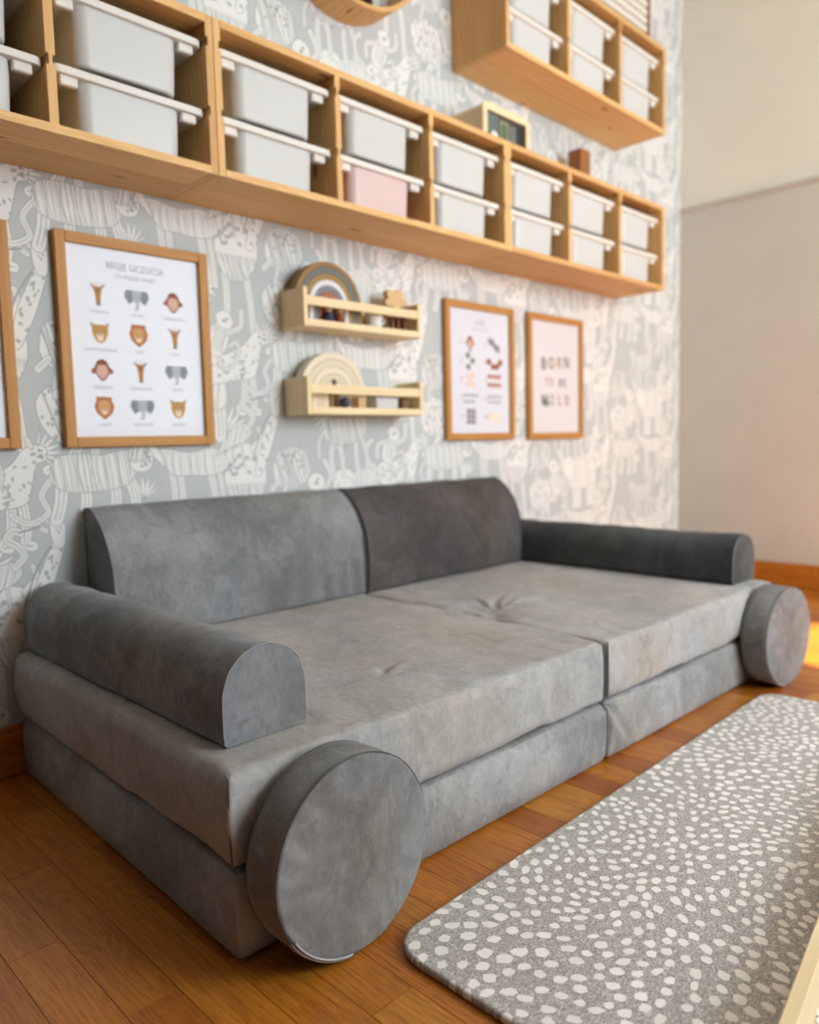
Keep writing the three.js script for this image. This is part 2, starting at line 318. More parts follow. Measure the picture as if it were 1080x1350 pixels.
M.wallpaper = new THREE.MeshStandardMaterial({ map: wallpaper(), roughness: 0.75 });

// ---------------------------------------------------------------- room shell
const ROOM = { x0: -1.5, x1: 2.569, z1: WIN.z, h: 2.62, t: 0.2 };
const slab = (w, h, d, x, y, z, dv = 0) => metricUV(new THREE.BoxGeometry(w, h, d).translate(x, y, z), 'x', 0, dv);
struct('wall_back', slab(ROOM.x1 - ROOM.x0 + 2 * ROOM.t, ROOM.h, ROOM.t, (ROOM.x0 + ROOM.x1) / 2, ROOM.h / 2, -ROOM.t / 2, -0.74), M.wallpaper, 'wall papered with white jungle animals on pale grey', 'wall');
struct('wall_left', slab(ROOM.t, ROOM.h, ROOM.z1 + ROOM.t, ROOM.x0 - ROOM.t / 2, ROOM.h / 2, (ROOM.z1 + ROOM.t) / 2), M.wallFillCut, 'unseen wall, set close and dark to cut fill light, facing the grey side wall', 'wall');
struct('ceiling', slab(ROOM.x1 - ROOM.x0 + 2 * ROOM.t, ROOM.t, ROOM.z1 + 2 * ROOM.t, (ROOM.x0 + ROOM.x1) / 2, ROOM.h + ROOM.t / 2, ROOM.z1 / 2), M.wallWhite, 'plain white ceiling', 'ceiling');
const wallRight = struct('wall_right', null, null, 'side wall, warm white above and grey below', 'wall');
part('upper_wall', slab(ROOM.t, ROOM.h - 1.69, ROOM.z1 + ROOM.t, ROOM.x1 + ROOM.t / 2, (ROOM.h + 1.69) / 2, (ROOM.z1 + ROOM.t) / 2), M.wallWhite, wallRight, 'warm white upper wall');
part('lower_wall', slab(ROOM.t + 0.006, 1.69, ROOM.z1 + ROOM.t, ROOM.x1 + ROOM.t / 2 - 0.003, 0.845, (ROOM.z1 + ROOM.t) / 2), M.wallGrey, wallRight, 'grey satin painted lower wall');
struct('trim_1', at(board(0.016, 0.016, ROOM.z1, 0.003, 'z'), ROOM.x1 - 0.010, 1.694, ROOM.z1 / 2), M.trim, 'thin greige rail between white and grey wall', 'trim');
{
  const s = new THREE.Shape([[ROOM.x0 - ROOM.t, 0], [ROOM.x1 + ROOM.t, 0], [ROOM.x1 + ROOM.t, ROOM.h], [ROOM.x0 - ROOM.t, ROOM.h]].map((p) => new THREE.Vector2(...p)));
  s.holes.push(new THREE.Path([[WIN.x0, WIN.y0], [WIN.x0, WIN.y1], [WIN.x1, WIN.y1], [WIN.x1, WIN.y0]].map((p) => new THREE.Vector2(...p))));
  struct('wall_front', metricUV(new THREE.ExtrudeGeometry(s, { depth: ROOM.t, bevelEnabled: false }).translate(0, 0, WIN.z), 'x'), M.wallGreige, 'greige wall with the window', 'wall');
  const w = struct('window_1', null, null, 'white two-light window opposite the papered wall', 'window'), zc = WIN.z + 0.10, fw = 0.05, cx = (WIN.x0 + WIN.x1) / 2, cy = (WIN.y0 + WIN.y1) / 2;
  const mx = WIN.x0 + 0.60;
  for (const x of [WIN.x0 + fw / 2, WIN.x1 - fw / 2]) part('window_frame', at(board(fw, WIN.y1 - WIN.y0, 0.06), x, cy, zc), M.white, w);
  for (const y of [WIN.y0 + fw / 2, WIN.y1 - fw / 2]) part('window_frame', at(board(WIN.x1 - WIN.x0 - 2 * fw, fw, 0.06), cx, y, zc), M.white, w);
  part('mullion', at(board(0.11, WIN.y1 - WIN.y0 - 2 * fw, 0.06), mx, cy, zc), M.white, w);
  part('pane', new THREE.PlaneGeometry(mx - 0.055 - WIN.x0 - fw, WIN.y1 - WIN.y0 - 2 * fw).translate((mx - 0.055 + WIN.x0 + fw) / 2, cy, zc), M.glass, w);
  part('pane', new THREE.PlaneGeometry(WIN.x1 - fw - mx - 0.055, WIN.y1 - WIN.y0 - 2 * fw).translate((mx + 0.055 + WIN.x1 - fw) / 2, cy, zc), M.glass, w);
  part('window_sill', at(board(WIN.x1 - WIN.x0 + 0.1, 0.025, 0.12, 0.004), cx, WIN.y0 - 0.0135, WIN.z - 0.05), M.white, w);
}
struct('baseboard_back', at(board(ROOM.x1 - ROOM.x0 - 0.02, 0.105, 0.016, 0.004), (ROOM.x0 + ROOM.x1) / 2 - 0.01, 0.0535, 0.008), M.baseboard, 'oak baseboard along the papered wall', 'baseboard');
struct('baseboard_right', at(board(0.016, 0.105, ROOM.z1 - 0.02, 0.004), ROOM.x1 - 0.014, 0.0535, ROOM.z1 / 2), M.baseboard, 'oak baseboard along the grey wall', 'baseboard');

// parquet: staves 66.5 mm wide and 415 mm long, joints shifted by half from strip to strip
const floor = struct('floor', null, null, 'honey oak strip parquet floor', 'floor');
{
  part('subfloor', slab(ROOM.x1 - ROOM.x0 + 2 * ROOM.t, 0.1, ROOM.z1 + 2 * ROOM.t, (ROOM.x0 + ROOM.x1) / 2, -0.062, ROOM.z1 / 2), M.subfloor, floor);
  const SW = 0.0665, SL = 0.415, X0 = -0.557;
  const stave = (w, l, du, dv) => {
    const b = 0.0005, g = new THREE.BoxGeometry(w, 0.012, l), p = g.attributes.position;
    for (let i = 0; i < p.count; i++) if (p.getY(i) > 0) { p.setX(i, p.getX(i) - Math.sign(p.getX(i)) * b); p.setZ(i, p.getZ(i) - Math.sign(p.getZ(i)) * b); }
    g.computeVertexNormals(); g.translate(0, -0.006, 0);
    return metricUV(g, 'z', du, dv);
  };
  const shared = Array.from({ length: 10 }, (_, k) => stave(SW, SL, k * 0.233, k * 0.131));
  const all = [];
  for (let k = Math.ceil((ROOM.x0 - X0) / SW); X0 + (k + 1) * SW <= ROOM.x1 + SW; k++) {
    const off = (((k % 2) + 2) % 2) === 0 ? 0.0 : 0.2085;
    for (let j = -2; j < 9; j++) {
      const za = Math.max(0, off + 0.0 + j * SL), zb = Math.min(ROOM.z1, off + (j + 1) * SL), xa = X0 + k * SW, xb = Math.min(ROOM.x1, xa + SW);
      if (zb - za < 0.02 || xb - xa < 0.01 || xa < ROOM.x0) continue;
      const cx = (xa + xb) / 2, cz = (za + zb) / 2, v = new THREE.Vector3(cx, 0, cz);
      camera.updateMatrixWorld(); camera.updateProjectionMatrix(); const q = v.clone().project(camera);
      const seen = q.z < 1 && Math.abs(q.x) < 1.25 && Math.abs(q.y) < 1.25;
      const under = cx > -0.34 && cx < 1.2 && cz < 0.75;
      all.push({ cx, cz, w: xb - xa, l: zb - za, rank: v.distanceTo(camera.position) + (seen ? 0 : 10) + (under ? 5 : 0), tone: Math.floor(rnd() * 6), shape: Math.floor(rnd() * 10) });
    }
  }
  all.sort((a, b) => a.rank - b.rank);
  const rest = M.oak.map(() => []);
  all.forEach((s, i) => {
    const full = Math.abs(s.w - SW) < 1e-4 && Math.abs(s.l - SL) < 1e-4;
    const g = full ? shared[s.shape] : stave(s.w, s.l, s.shape * 0.233, s.shape * 0.131);
    if (i < 300) part(numbered('stave'), g, M.oak[s.tone], floor).position.set(s.cx, 0, s.cz);
    else rest[s.tone].push(g.clone().translate(s.cx, 0, s.cz));
  });
  const g = mergeGeometries(rest.map((l) => mergeGeometries(l)), true);
  part('far_staves', g, M.oak, floor).userData.kind = 'stuff';
}

// ---------------------------------------------------------------- foam cushions in grey velvet
// rounded box with a fine grid; bend(p, n) may push every point
function cushionBox(w, h, d, r, step, bend, du = rr(0, 2), dv = rr(0, 2)) {
  const hs = [w / 2, h / 2, d / 2], coords = (L) => {
    const out = [], inner = L - r, n = Math.max(1, Math.round((2 * inner) / step));
    for (let k = 0; k < 4; k++) out.push(-L + r * (1 - Math.cos((k / 4) * Math.PI / 2)));
    for (let k = 0; k <= n; k++) out.push(-inner + (2 * inner * k) / n);
    for (let k = 3; k >= 0; k--) out.push(L - r * (1 - Math.cos((k / 4) * Math.PI / 2)));
    return out;
  };
  const C = hs.map(coords), pos = [], uv = [], idx = [];
  for (let ax = 0; ax < 3; ax++) for (const sgn of [-1, 1]) {
    const a = (ax + 1) % 3, b = (ax + 2) % 3, A = C[a], B = C[b], base = pos.length / 3;
    for (const bv of B) for (const av of A) {
      const p = [0, 0, 0]; p[ax] = sgn * hs[ax]; p[a] = av; p[b] = bv;
      const q = p.map((c, k) => Math.max(-(hs[k] - r), Math.min(hs[k] - r, c))), n = p.map((c, k) => c - q[k]), l = Math.hypot(...n) || 1;
      let P = q.map((c, k) => c + (n[k] / l) * r); const N = n.map((c) => c / l);
      P = P.map((c, k) => c); P[1] += h / 2; const e = bend ? bend(P, N) : 0;
      pos.push(P[0] + N[0] * e, P[1] + N[1] * e, P[2] + N[2] * e);
      const t = ax === 1 ? [p[0], p[2]] : ax === 0 ? [p[2], p[1]] : [p[0], p[1]];
      uv.push(t[0] + du + ax * 0.31, t[1] + dv + sgn * 0.17);
    }
    for (let j = 0; j < B.length - 1; j++) for (let i = 0; i < A.length - 1; i++) {
      const k = base + j * A.length + i, m = k + A.length;
      if (sgn > 0) idx.push(k, k + 1, m, k + 1, m + 1, m); else idx.push(k, m, k + 1, k + 1, m, m + 1);
    }
  }
  const g = new THREE.BufferGeometry();
  g.setAttribute('position', new THREE.Float32BufferAttribute(pos, 3)); g.setAttribute('uv', new THREE.Float32BufferAttribute(uv, 2)); g.setIndex(idx);
  return smoothNormals(g);
}
// a profile (list of [a, b]) drawn along its own axis with domed end caps; put(a, b, s) gives the point
function sweepCushion(profile, L, step, put, bend, bulge = 0.004, round = 0.006) {
  const n = profile.length, rows = Math.round(L / step), cx = profile.reduce((s, p) => s + p[0], 0) / n, cy = profile.reduce((s, p) => s + p[1], 0) / n;
  const per = [0]; for (let i = 1; i <= n; i++) per.push(per[i - 1] + Math.hypot(profile[i % n][0] - profile[i - 1][0], profile[i % n][1] - profile[i - 1][1]));
  const du = rr(0, 2), dv = rr(0, 2), build = (kind) => {
    const pos = [], uv = [], idx = [];
    const add = (a, b, s, u, v) => { const p = put(a, b, s), e = bend ? bend(p, a - cx, b - cy) : [0, 0, 0]; pos.push(p[0] + e[0], p[1] + e[1], p[2] + e[2]); uv.push(u + du, v + dv); };
    if (kind === 'side') {
      for (let j = 0; j <= rows; j++) for (let i = 0; i <= n; i++) add(profile[i % n][0], profile[i % n][1], -L / 2 + (L * j) / rows, (L * j) / rows, per[i]);
      for (let j = 0; j < rows; j++) for (let i = 0; i < n; i++) { const k = j * (n + 1) + i, m = k + n + 1; idx.push(k, k + 1, m, k + 1, m + 1, m); }
    } else {
      const R = 8, sg = kind === 'a' ? -1 : 1;
      for (let j = 0; j <= R; j++) for (let i = 0; i <= n; i++) {
        const f = 1 - j / R, a = cx + (profile[i % n][0] - cx) * f, b = cy + (profile[i % n][1] - cy) * f;
        add(a, b, sg * (L / 2 + bulge * (1 - f * f)), a + 1, b);
      }
      for (let j = 0; j < R; j++) for (let i = 0; i < n; i++) { const k = j * (n + 1) + i, m = k + n + 1; if (sg > 0) idx.push(k, k + 1, m, k + 1, m + 1, m); else idx.push(k, m, k + 1, k + 1, m, m + 1); }
    }
    const g = new THREE.BufferGeometry(); g.setAttribute('position', new THREE.Float32BufferAttribute(pos, 3)); g.setAttribute('uv', new THREE.Float32BufferAttribute(uv, 2)); g.setIndex(idx);
    return g;
  };
  const gs = [build('side'), build('a'), build('b')];
  // make sure the faces look outwards
  const p = gs[0].attributes.position, c = new THREE.Vector3(...put(cx, cy, 0)), A = new THREE.Vector3().fromBufferAttribute(p, Math.floor(rows / 2) * (n + 1)), B = new THREE.Vector3().fromBufferAttribute(p, Math.floor(rows / 2) * (n + 1) + 1), D = new THREE.Vector3().fromBufferAttribute(p, (Math.floor(rows / 2) + 1) * (n + 1));
  if (new THREE.Vector3().crossVectors(B.clone().sub(A), D.clone().sub(A)).dot(A.clone().sub(c)) < 0) gs.forEach((g) => { const ix = g.index.array; for (let i = 0; i < ix.length; i += 3) [ix[i + 1], ix[i + 2]] = [ix[i + 2], ix[i + 1]]; });
  gs.forEach((g) => smoothNormals(g));
  return mergeGeometries(gs);
}
function resample(pts, step, closed = true) {   // even points along a smooth or straight outline
  const out = [];
  for (let i = 0; i < pts.length - (closed ? 0 : 1); i++) {
    const a = pts[i], b = pts[(i + 1) % pts.length], n = Math.max(1, Math.round(Math.hypot(b[0] - a[0], b[1] - a[1]) / step));
    for (let k = 0; k < n; k++) out.push([mix(a[0], b[0], k / n), mix(a[1], b[1], k / n)]);
  }
  return out;
}
const bell = (x) => Math.exp(-x * x);
const wob = (p, f, a, s = 0) => a * n3(p[0] * f + s, p[1] * f + 3.1 + s, p[2] * f - s);

// two folded base blocks
function baseBlock(w, h, d, x, z, turn, label, s, crease) {
  const t = thing('sofa_base', label, 'foam base', [x, 0, z], 'sofa base blocks'); t.rotation.y = turn;
  const bend = (P, N) => {
    let e = wob(P, 5, 0.006, s) + wob(P, 14, 0.0022, s);
    if (N[2] > 0.5) e += 0.004 * Math.cos((P[1] / h - 0.5) * Math.PI);
    if (N[0] < -0.5) e += 0.005 * Math.cos((P[1] / h - 0.5) * Math.PI);
    if (P[1] < 0.02) e *= 0.3;
    if (N[1] > 0.3 || N[1] < -0.3 || (Math.abs(N[0]) > 0.5 && !(N[0] < 0 && s < 2))) e = Math.min(e, 0);
    if (crease && N[2] > 0.5) {   // slanting folds at the seam end
      const u = P[0] + w / 2, q = u * 0.75 - (h - P[1]) * 0.62; e += -0.007 * bell(q / 0.006) * sst(0.13, 0.02, u) + 0.004 * bell((q + 0.018) / 0.009) * sst(0.12, 0.0, u) - 0.005 * bell((u - 0.014 - (h - P[1]) * 0.12) / 0.004) * sst(0.07, 0.02, P[1]);
    }
    return e;
  };
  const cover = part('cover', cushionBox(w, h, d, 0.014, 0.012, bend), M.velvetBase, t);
  for (const sx of [-1, 1]) part('seam', tube([[sx * (w / 2 - 0.003), 0.012, d / 2 - 0.002], [sx * (w / 2 - 0.002), h / 2, d / 2 + 0.001], [sx * (w / 2 - 0.003), h - 0.012, d / 2 - 0.002]], 0.0013), M.seamLight, cover);
  return t;
}
const TURN = -0.021, DEP = 0.832, HB = 0.124;
const zMid = (x) => 0.852 + (x + 0.41) * 0.0215 - DEP / 2;
baseBlock(0.862, HB, DEP, 0.022, zMid(0.022), TURN, 'grey velvet base block under the seat with the front round cushion at its corner', 1.7);
baseBlock(0.85, HB, DEP, 0.884, zMid(0.884), TURN, 'grey velvet base block with slanting folds, nearer the grey wall', 4.9, true);

// two seat cushions
function seat(w, h, d, x, y, z, turn, label, s, pinches, folds = []) {
  const t = thing('seat_cushion', label, 'seat cushion', [x, y, z], 'sofa seat cushions'); t.rotation.y = turn;
  const bend = (P, N) => {
    let e = wob(P, 4, 0.007, s) + wob(P, 12, 0.003, s) + wob(P, 30, 0.0012, s);
    const ex = sst(0, 0.12, w / 2 - Math.abs(P[0])), ez = sst(0, 0.12, d / 2 - Math.abs(P[2]));
    if (N[1] > 0.3) {
      e += -0.003 + 0.005 * ex * ez;
      for (const [px, pz, R, amp, k, ph] of pinches) {
        const dx = P[0] - px, dz = P[2] - pz, rad = Math.hypot(dx, dz), th = Math.atan2(dz, dx);
        if (rad < R) e += -amp * 1.1 * bell(rad / (R * 0.22)) + amp * (0.5 * Math.cos(k * th + ph + 1.3 * Math.sin(th + ph)) + 0.3 * Math.cos((k + 3) * th - ph)) * sst(R * 0.1, R * 0.38, rad) * sst(R, R * 0.3, rad);
      }
    }
    if (N[1] > 0.3) for (const [fx, fz, ang, len, dep, wid] of folds) {   // single folds: a groove with a raised lip
      const dx = P[0] - fx, dz = P[2] - fz, u = dx * Math.cos(ang) + dz * Math.sin(ang), q = -dx * Math.sin(ang) + dz * Math.cos(ang) - 0.25 * u * u / len;
      if (u > -0.02 && u < len) { const f = sst(-0.02, 0.02, u) * sst(len, len * 0.3, u); e += f * dep * (0.8 * bell((q - wid * 1.7) / wid) - bell(q / wid)); }
    }
    if (N[1] < -0.3) e = Math.min(0, e + wob(P, 9, 0.006, s + 9));
    if (N[1] > 0.3 && (P[2] < -d / 2 + 0.18 || (s < 3 ? P[0] < -w / 2 + 0.20 : P[0] > w / 2 - 0.20))) e = Math.min(0, e);
    if (Math.abs(N[0]) > 0.5 && !(N[0] < 0 && s < 3)) e = Math.min(0, e);
    if (N[2] > 0.5) e += 0.004 * Math.cos((P[1] / h - 0.5) * Math.PI) + wob([P[0] * 1.0, P[1] * 0.4, 0], 22, 0.002, s);
    if (N[0] < -0.5) e += 0.006 * Math.cos((P[1] / h - 0.5) * Math.PI);
    return e;
  };
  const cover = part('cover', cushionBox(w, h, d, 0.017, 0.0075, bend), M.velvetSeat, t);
  for (const sx of [-1, 1]) part('seam', tube([[sx * (w / 2 - 0.001), 0.010, d / 2 - 0.001], [sx * (w / 2 + 0.0005), h / 2, d / 2 + 0.001], [sx * (w / 2 - 0.001), h - 0.006, d / 2 - 0.001]], 0.0012), M.seam, cover);
  return t;
}
seat(0.868, 0.131, DEP + 0.004, 0.0195, HB + 0.004, zMid(0.02), TURN, 'grey velvet seat cushion carrying the arm bolster nearest the picture of animal faces', 2.3, [[-0.02, 0.26, 0.09, 0.0035, 3, 0.6], [0.06, 0.05, 0.12, 0.002, 2, 1.9]], [[-0.03, 0.25, -0.5, 0.10, 0.005, 0.009], [-0.02, 0.27, 0.3, 0.08, 0.004, 0.008], [0.10, 0.20, 0.15, 0.16, 0.0025, 0.010]]);
seat(0.858, 0.128, DEP + 0.004, 0.886, HB + 0.004, zMid(0.886), TURN, 'grey velvet seat cushion with star-shaped creases, nearer the grey wall', 7.1, [[-0.345, 0.05, 0.24, 0.0062, 6, 0.4]], [[-0.345, 0.05, 0.25, 0.20, 0.008, 0.010], [-0.345, 0.05, -0.25, 0.24, 0.008, 0.011], [-0.345, 0.05, -0.75, 0.20, 0.007, 0.010], [-0.35, 0.05, -1.35, 0.14, 0.006, 0.009], [-0.335, 0.06, 0.9, 0.12, 0.006, 0.009], [-0.36, 0.05, -2.0, 0.10, 0.005, 0.009]]);
const YS = HB + 0.004 + 0.131;

// two back cushions: flat back, curved over towards the seat
const backProfile = resample([[0.004, 0.0], [0.124, 0.0], [0.130, 0.006], [0.1325, 0.05], [0.134, 0.09], [0.131, 0.13], [0.125, 0.165], [0.114, 0.195], [0.098, 0.222], [0.078, 0.247], [0.055, 0.266], [0.032, 0.279], [0.014, 0.284], [0.004, 0.278]].map(([z, y]) => [z, y]), 0.012);
function backCushion(x0, x1, mat, label, s, sag) {
  const L = x1 - x0, t = thing('back_cushion', label, 'back cushion', [(x0 + x1) / 2, YS - 0.001, 0], 'sofa back cushions');
  const bend = (p, a, b) => {
    const l = Math.hypot(a, b) || 1, e = wob(p, 7, 0.004, s) + wob(p, 17, 0.0016, s) + (sag ? 0.0045 * Math.sin(p[0] * 125 + 2 * Math.sin(p[0] * 17)) * sst(0.0, 0.2, p[0]) * sst(0.2, 0.04, p[1]) * sst(0.05, 0.12, p[2]) : 0);
    const k = p[1] < 0.01 || p[2] < 0.01 ? 0 : 1;
    return [0, (e * b / l) * k, (e * a / l) * k];
  };
  const cover = part('cover', sweepCushion(backProfile, L - 0.006, 0.008, (a, b, q) => [q, b, a], bend, 0.003), mat, t);
  const ring = backProfile.filter((_, i) => i % 2 === 0);
  for (const sx of [-1, 1]) part('piping', tube(ring.map(([z, y]) => [sx * (L / 2 - 0.004), y + 0.0005, z + 0.0012]), 0.0019, true, 90), M.seam, cover);
  return t;
}
backCushion(-0.245, 0.458, M.velvet, 'lighter grey curved back cushion against the papered wall', 3.3, true);
backCushion(0.461, 1.150, M.velvetNapDark, 'taupe-grey curved back cushion, dark velvet nap put into its colour, beside the dark arm bolster', 8.8, false);

// two arm bolsters with an arched section
const armProfile = (() => {
  const w = 0.137, h = 0.130, s = 0.056, pts = [[-w / 2 + 0.004, 0], [w / 2 - 0.004, 0], [w / 2, 0.005], [w / 2, s]];
  for (let k = 1; k < 16; k++) { const a = (k / 16) * Math.PI; pts.push([Math.cos(a) * w / 2, s + Math.sin(a) ** 0.86 * (h - s)]); }
  pts.push([-w / 2, s], [-w / 2, 0.005]);
  return resample(pts, 0.011);
})();
function armBolster(x, z0, z1, mat, label, s, turn = 0) {
  const L = z1 - z0, t = thing('arm_bolster', label, 'bolster', [x, YS + 0.001, (z0 + z1) / 2], 'sofa arm bolsters'); t.rotation.y = turn;
  const bend = (p, a, b) => {
    const l = Math.hypot(a, b) || 1, e = wob(p, 8, 0.004, s) + wob(p, 20, 0.0018, s) + 0.0006 * Math.sin(p[2] * 60 + p[0] * 40 + s), k = p[1] < 0.004 ? 0 : 1;
    return [(e * a / l) * k, (e * b / l) * k, 0];
  };
  const cover = part('cover', sweepCushion(armProfile, L - 0.004, 0.010, (a, b, q) => [a, b, q], bend, 0.004), mat, t);
  for (const sz of [-1, 1]) part('piping', tube(armProfile.filter((_, i) => i % 2 === 0).map(([a, b]) => [a * 1.002, b + 0.001, sz * (L / 2 - 0.003)]), 0.0011, true, 90), M.seamLight, cover);
  return t;
}
armBolster(-0.316, 0.022, 0.787, M.velvetArm, 'grey velvet arm bolster at the end by the animal faces picture', 5.2);
armBolster(1.228, 0.03, 0.842, M.velvetShaded, 'grey velvet arm bolster, nap and shade put into its colour, at the end by the grey wall', 9.4, TURN);

// two round cushions leaning on the front like wheels
function roundCushion(x, z, R, T, turn, lean, label, s) {
  const t = thing('round_cushion', label, 'cushion', [x, 0.0005, z], 'round wheel cushions'); t.rotation.set(-lean, turn, 0, 'YXZ');
  const rad = [0, 0.2, 0.4, 0.58, 0.72, 0.83, 0.91, 0.96, 0.985], N = 96, ring = [], pos = [], uv = [], idx = [];
  for (const f of rad) ring.push([R * f, T / 2 + 0.006 * (1 - f * f), 1]);
  ring.push([R * 0.998, T / 2 - 0.003, 1]);
  for (let k = 1; k < 7; k++) ring.push([R * (0.998 + 0.012 * Math.sin(k / 7 * Math.PI)), T / 2 - 0.003 - (T - 0.006) * k / 7, 0]);
  ring.push([R * 0.998, -T / 2 + 0.003, -1]);
  for (const f of [...rad].reverse()) ring.push([R * f, -T / 2 - 0.003 * (1 - f * f), -1]);
  ring.forEach(([r, q, face], j) => { for (let i = 0; i <= N; i++) {
    const a = (i % N) / N * Math.PI * 2, c = Math.cos(a), d = Math.sin(a), p = [r * c, r * d, q];
    let e = wob(p, 9, 0.003, s) + wob(p, 24, 0.0014, s);
    const pucker = 0.0013 * Math.sin(a * 17 + 2 * Math.sin(a * 3 + s)) * sst(0.55, 0.9, r / R) * sst(1.0, 0.93, r / R);
    const rim = face === 0 ? 1 + e / R : 1 + 0.5 * wob([c, d, 0], 2.2, 0.012, s);
    pos.push(r * c * rim, Math.max(0, R + r * d * rim), q + face * (e + pucker)); uv.push(face === 0 ? a * R : r * c + 0.4 * face, face === 0 ? q : r * d);
  } });
  for (let j = 0; j < ring.length - 1; j++) for (let i = 0; i < N; i++) { const k = j * (N + 1) + i, m = k + N + 1; idx.push(k, m, k + 1, k + 1, m, m + 1); }
  const g = new THREE.BufferGeometry(); g.setAttribute('position', new THREE.Float32BufferAttribute(pos, 3)); g.setAttribute('uv', new THREE.Float32BufferAttribute(uv, 2)); g.setIndex(idx);
  const cover = part('cover', smoothNormals(g), M.velvet, t);
  const arc = (a0, a1, r, q, n = 40) => Array.from({ length: n + 1 }, (_, i) => { const a = mix(a0, a1, i / n); return [Math.cos(a) * r, R + Math.sin(a) * r, q]; });
  for (const q of [T / 2 - 0.001, -T / 2 + 0.001]) part('piping', tube(arc(0, Math.PI * 2, R * 0.996, q, 64).slice(0, 64), 0.0010, true, 128), M.seam, cover);
  for (const [r, q, w] of [[R * 1.0, T / 2 + 0.001, 0.0013], [R * 0.976, T / 2 + 0.0035, 0.0016], [R * 1.010, T / 2 - 0.006, 0.0013]]) part('zipper', tube(arc(Math.PI * 1.17, Math.PI * 1.45, r, q), w), M.zip, cover, 'pale zipper edge');
  return t;
}
roundCushion(-0.288, 0.911, 0.131, 0.064, 0.02, 0.02, 'round grey velvet cushion with pale zipper, standing on the parquet beside the mat corner', 2.9);
roundCushion(1.195, 0.937, 0.131, 0.066, -0.08, 0.0, 'round grey velvet cushion standing near the sunlit floor by the grey wall', 6.3);

// ---------------------------------------------------------------- play mat
function matPrint() {
  const N = 2048, c = canvas(N, N), g = c.getContext('2d'), S = N / 0.72;
  g.fillStyle = '#b9b5b1'; g.fillRect(0, 0, N, N);
  for (let k = 0; k < 60000; k++) { const x = hash(k, 1, 9) * N, y = hash(k, 2, 9) * N, l = hash(k, 3, 9); g.fillStyle = l > 0.62 ? 'rgba(218,216,213,0.75)' : 'rgba(146,141,138,0.6)'; g.beginPath(); g.ellipse(x, y, 3 + 4 * hash(k, 4, 9), 2.2 + 1.6 * hash(k, 6, 9), hash(k, 5, 9) * 0.9 - 0.3, 0, 6.3); g.fill(); }
  const pts = [];
  for (let k = 0; k < 9000 && pts.length < 1150; k++) {
    const x = hash(k, 11, 3) * N, y = hash(k, 12, 3) * N, cell = 0.0150 + 0.008 * pnoise(x / N * 5, y / N * 5, 5, 5, 88);
    if (pts.every(([a, b, q]) => { const dx = Math.min(Math.abs(a - x), N - Math.abs(a - x)), dy = Math.min(Math.abs(b - y), N - Math.abs(b - y)); return Math.hypot(dx, dy) > (cell + q) / 2 * S; })) pts.push([x, y, cell]);
  }
  pts.forEach(([x, y, q], k) => {
    const r = q * S * mix(0.30, 0.40, hash(k, 21, 3)), el = mix(0.72, 0.98, hash(k, 22, 3)), th = pnoise(x / N * 4, y / N * 4, 4, 4, 19) * 5, n = 7 + Math.floor(hash(k, 23, 3) * 4), v = 243 + Math.floor(hash(k, 24, 3) * 12);
    g.fillStyle = `rgb(${v},${v - 2},${v - 7})`;
    for (const dx of [-N, 0, N]) for (const dy of [-N, 0, N]) {
      if (x + dx < -60 || x + dx > N + 60 || y + dy < -60 || y + dy > N + 60) continue;
      g.beginPath();
      for (let i = 0; i <= n; i++) { const a = (i % n) / n * 6.2832, rad = r * mix(0.8, 1.2, hash(k * 13 + (i % n), 25, 3)), X = Math.cos(a) * rad / el, Y = Math.sin(a) * rad * el; const px = x + dx + X * Math.cos(th) - Y * Math.sin(th), py = y + dy + X * Math.sin(th) + Y * Math.cos(th); i ? g.lineTo(px, py) : g.moveTo(px, py); }
      g.fill(); g.lineJoin = 'round'; g.lineWidth = r * 0.3; g.strokeStyle = g.fillStyle; g.stroke();
    }
  });
  const t = canvasTex(c); t.wrapS = t.wrapT = THREE.RepeatWrapping; t.repeat.set(1 / 0.72, 1 / 0.72); return t;
}
{
  const X0 = -0.262, X1 = 1.075, Z0 = 0.961, Z1 = 1.80, R = 0.055, H = 0.0115, e = 0.0045;
  const t = thing('play_mat', 'foam play mat printed with white dots on grey, on the parquet before the sofa', 'mat', [(X0 + X1) / 2, 0, (Z0 + Z1) / 2]); t.rotation.y = 0.008;
  const w = X1 - X0, d = Z1 - Z0, s = new THREE.Shape(), a = w / 2 - e, b = d / 2 - e, r = R - e;
  s.moveTo(-a + r, -b); s.lineTo(a - r, -b); s.absarc(a - r, -b + r, r, -Math.PI / 2, 0); s.lineTo(a, b - r); s.absarc(a - r, b - r, r, 0, Math.PI / 2); s.lineTo(-a + r, b); s.absarc(-a + r, b - r, r, Math.PI / 2, Math.PI); s.lineTo(-a, -b + r); s.absarc(-a + r, -b + r, r, Math.PI, Math.PI * 1.5);
  const g = new THREE.ExtrudeGeometry(s, { depth: H - 2 * e, bevelEnabled: true, bevelThickness: e, bevelSize: e, bevelSegments: 4, curveSegments: 12 }).rotateX(Math.PI / 2).translate(0, H - e, 0);
  const p = g.attributes.position, uv = new Float32Array(p.count * 2);
  for (let i = 0; i < p.count; i++) { uv[2 * i] = p.getX(i); uv[2 * i + 1] = p.getZ(i); }
  g.setAttribute('uv', new THREE.BufferAttribute(uv, 2));
  const grid = perMetre(dataTex(256, 256, (u, v) => [128 + 110 * Math.sin((u + v) * Math.PI * 2 * 16)], false), 0.03, 0.03);
  part('printed_top', g, new THREE.MeshPhysicalMaterial({ map: matPrint(), roughness: 0.55, bumpMap: grid, bumpScale: 0.00012 }), t);
  part('underside', new THREE.ExtrudeGeometry(s, { depth: 0.0015, bevelEnabled: false, curveSegments: 12 }).rotateX(Math.PI / 2).translate(0, 0.0016, 0), M.white, t, 'white foam underside');
}

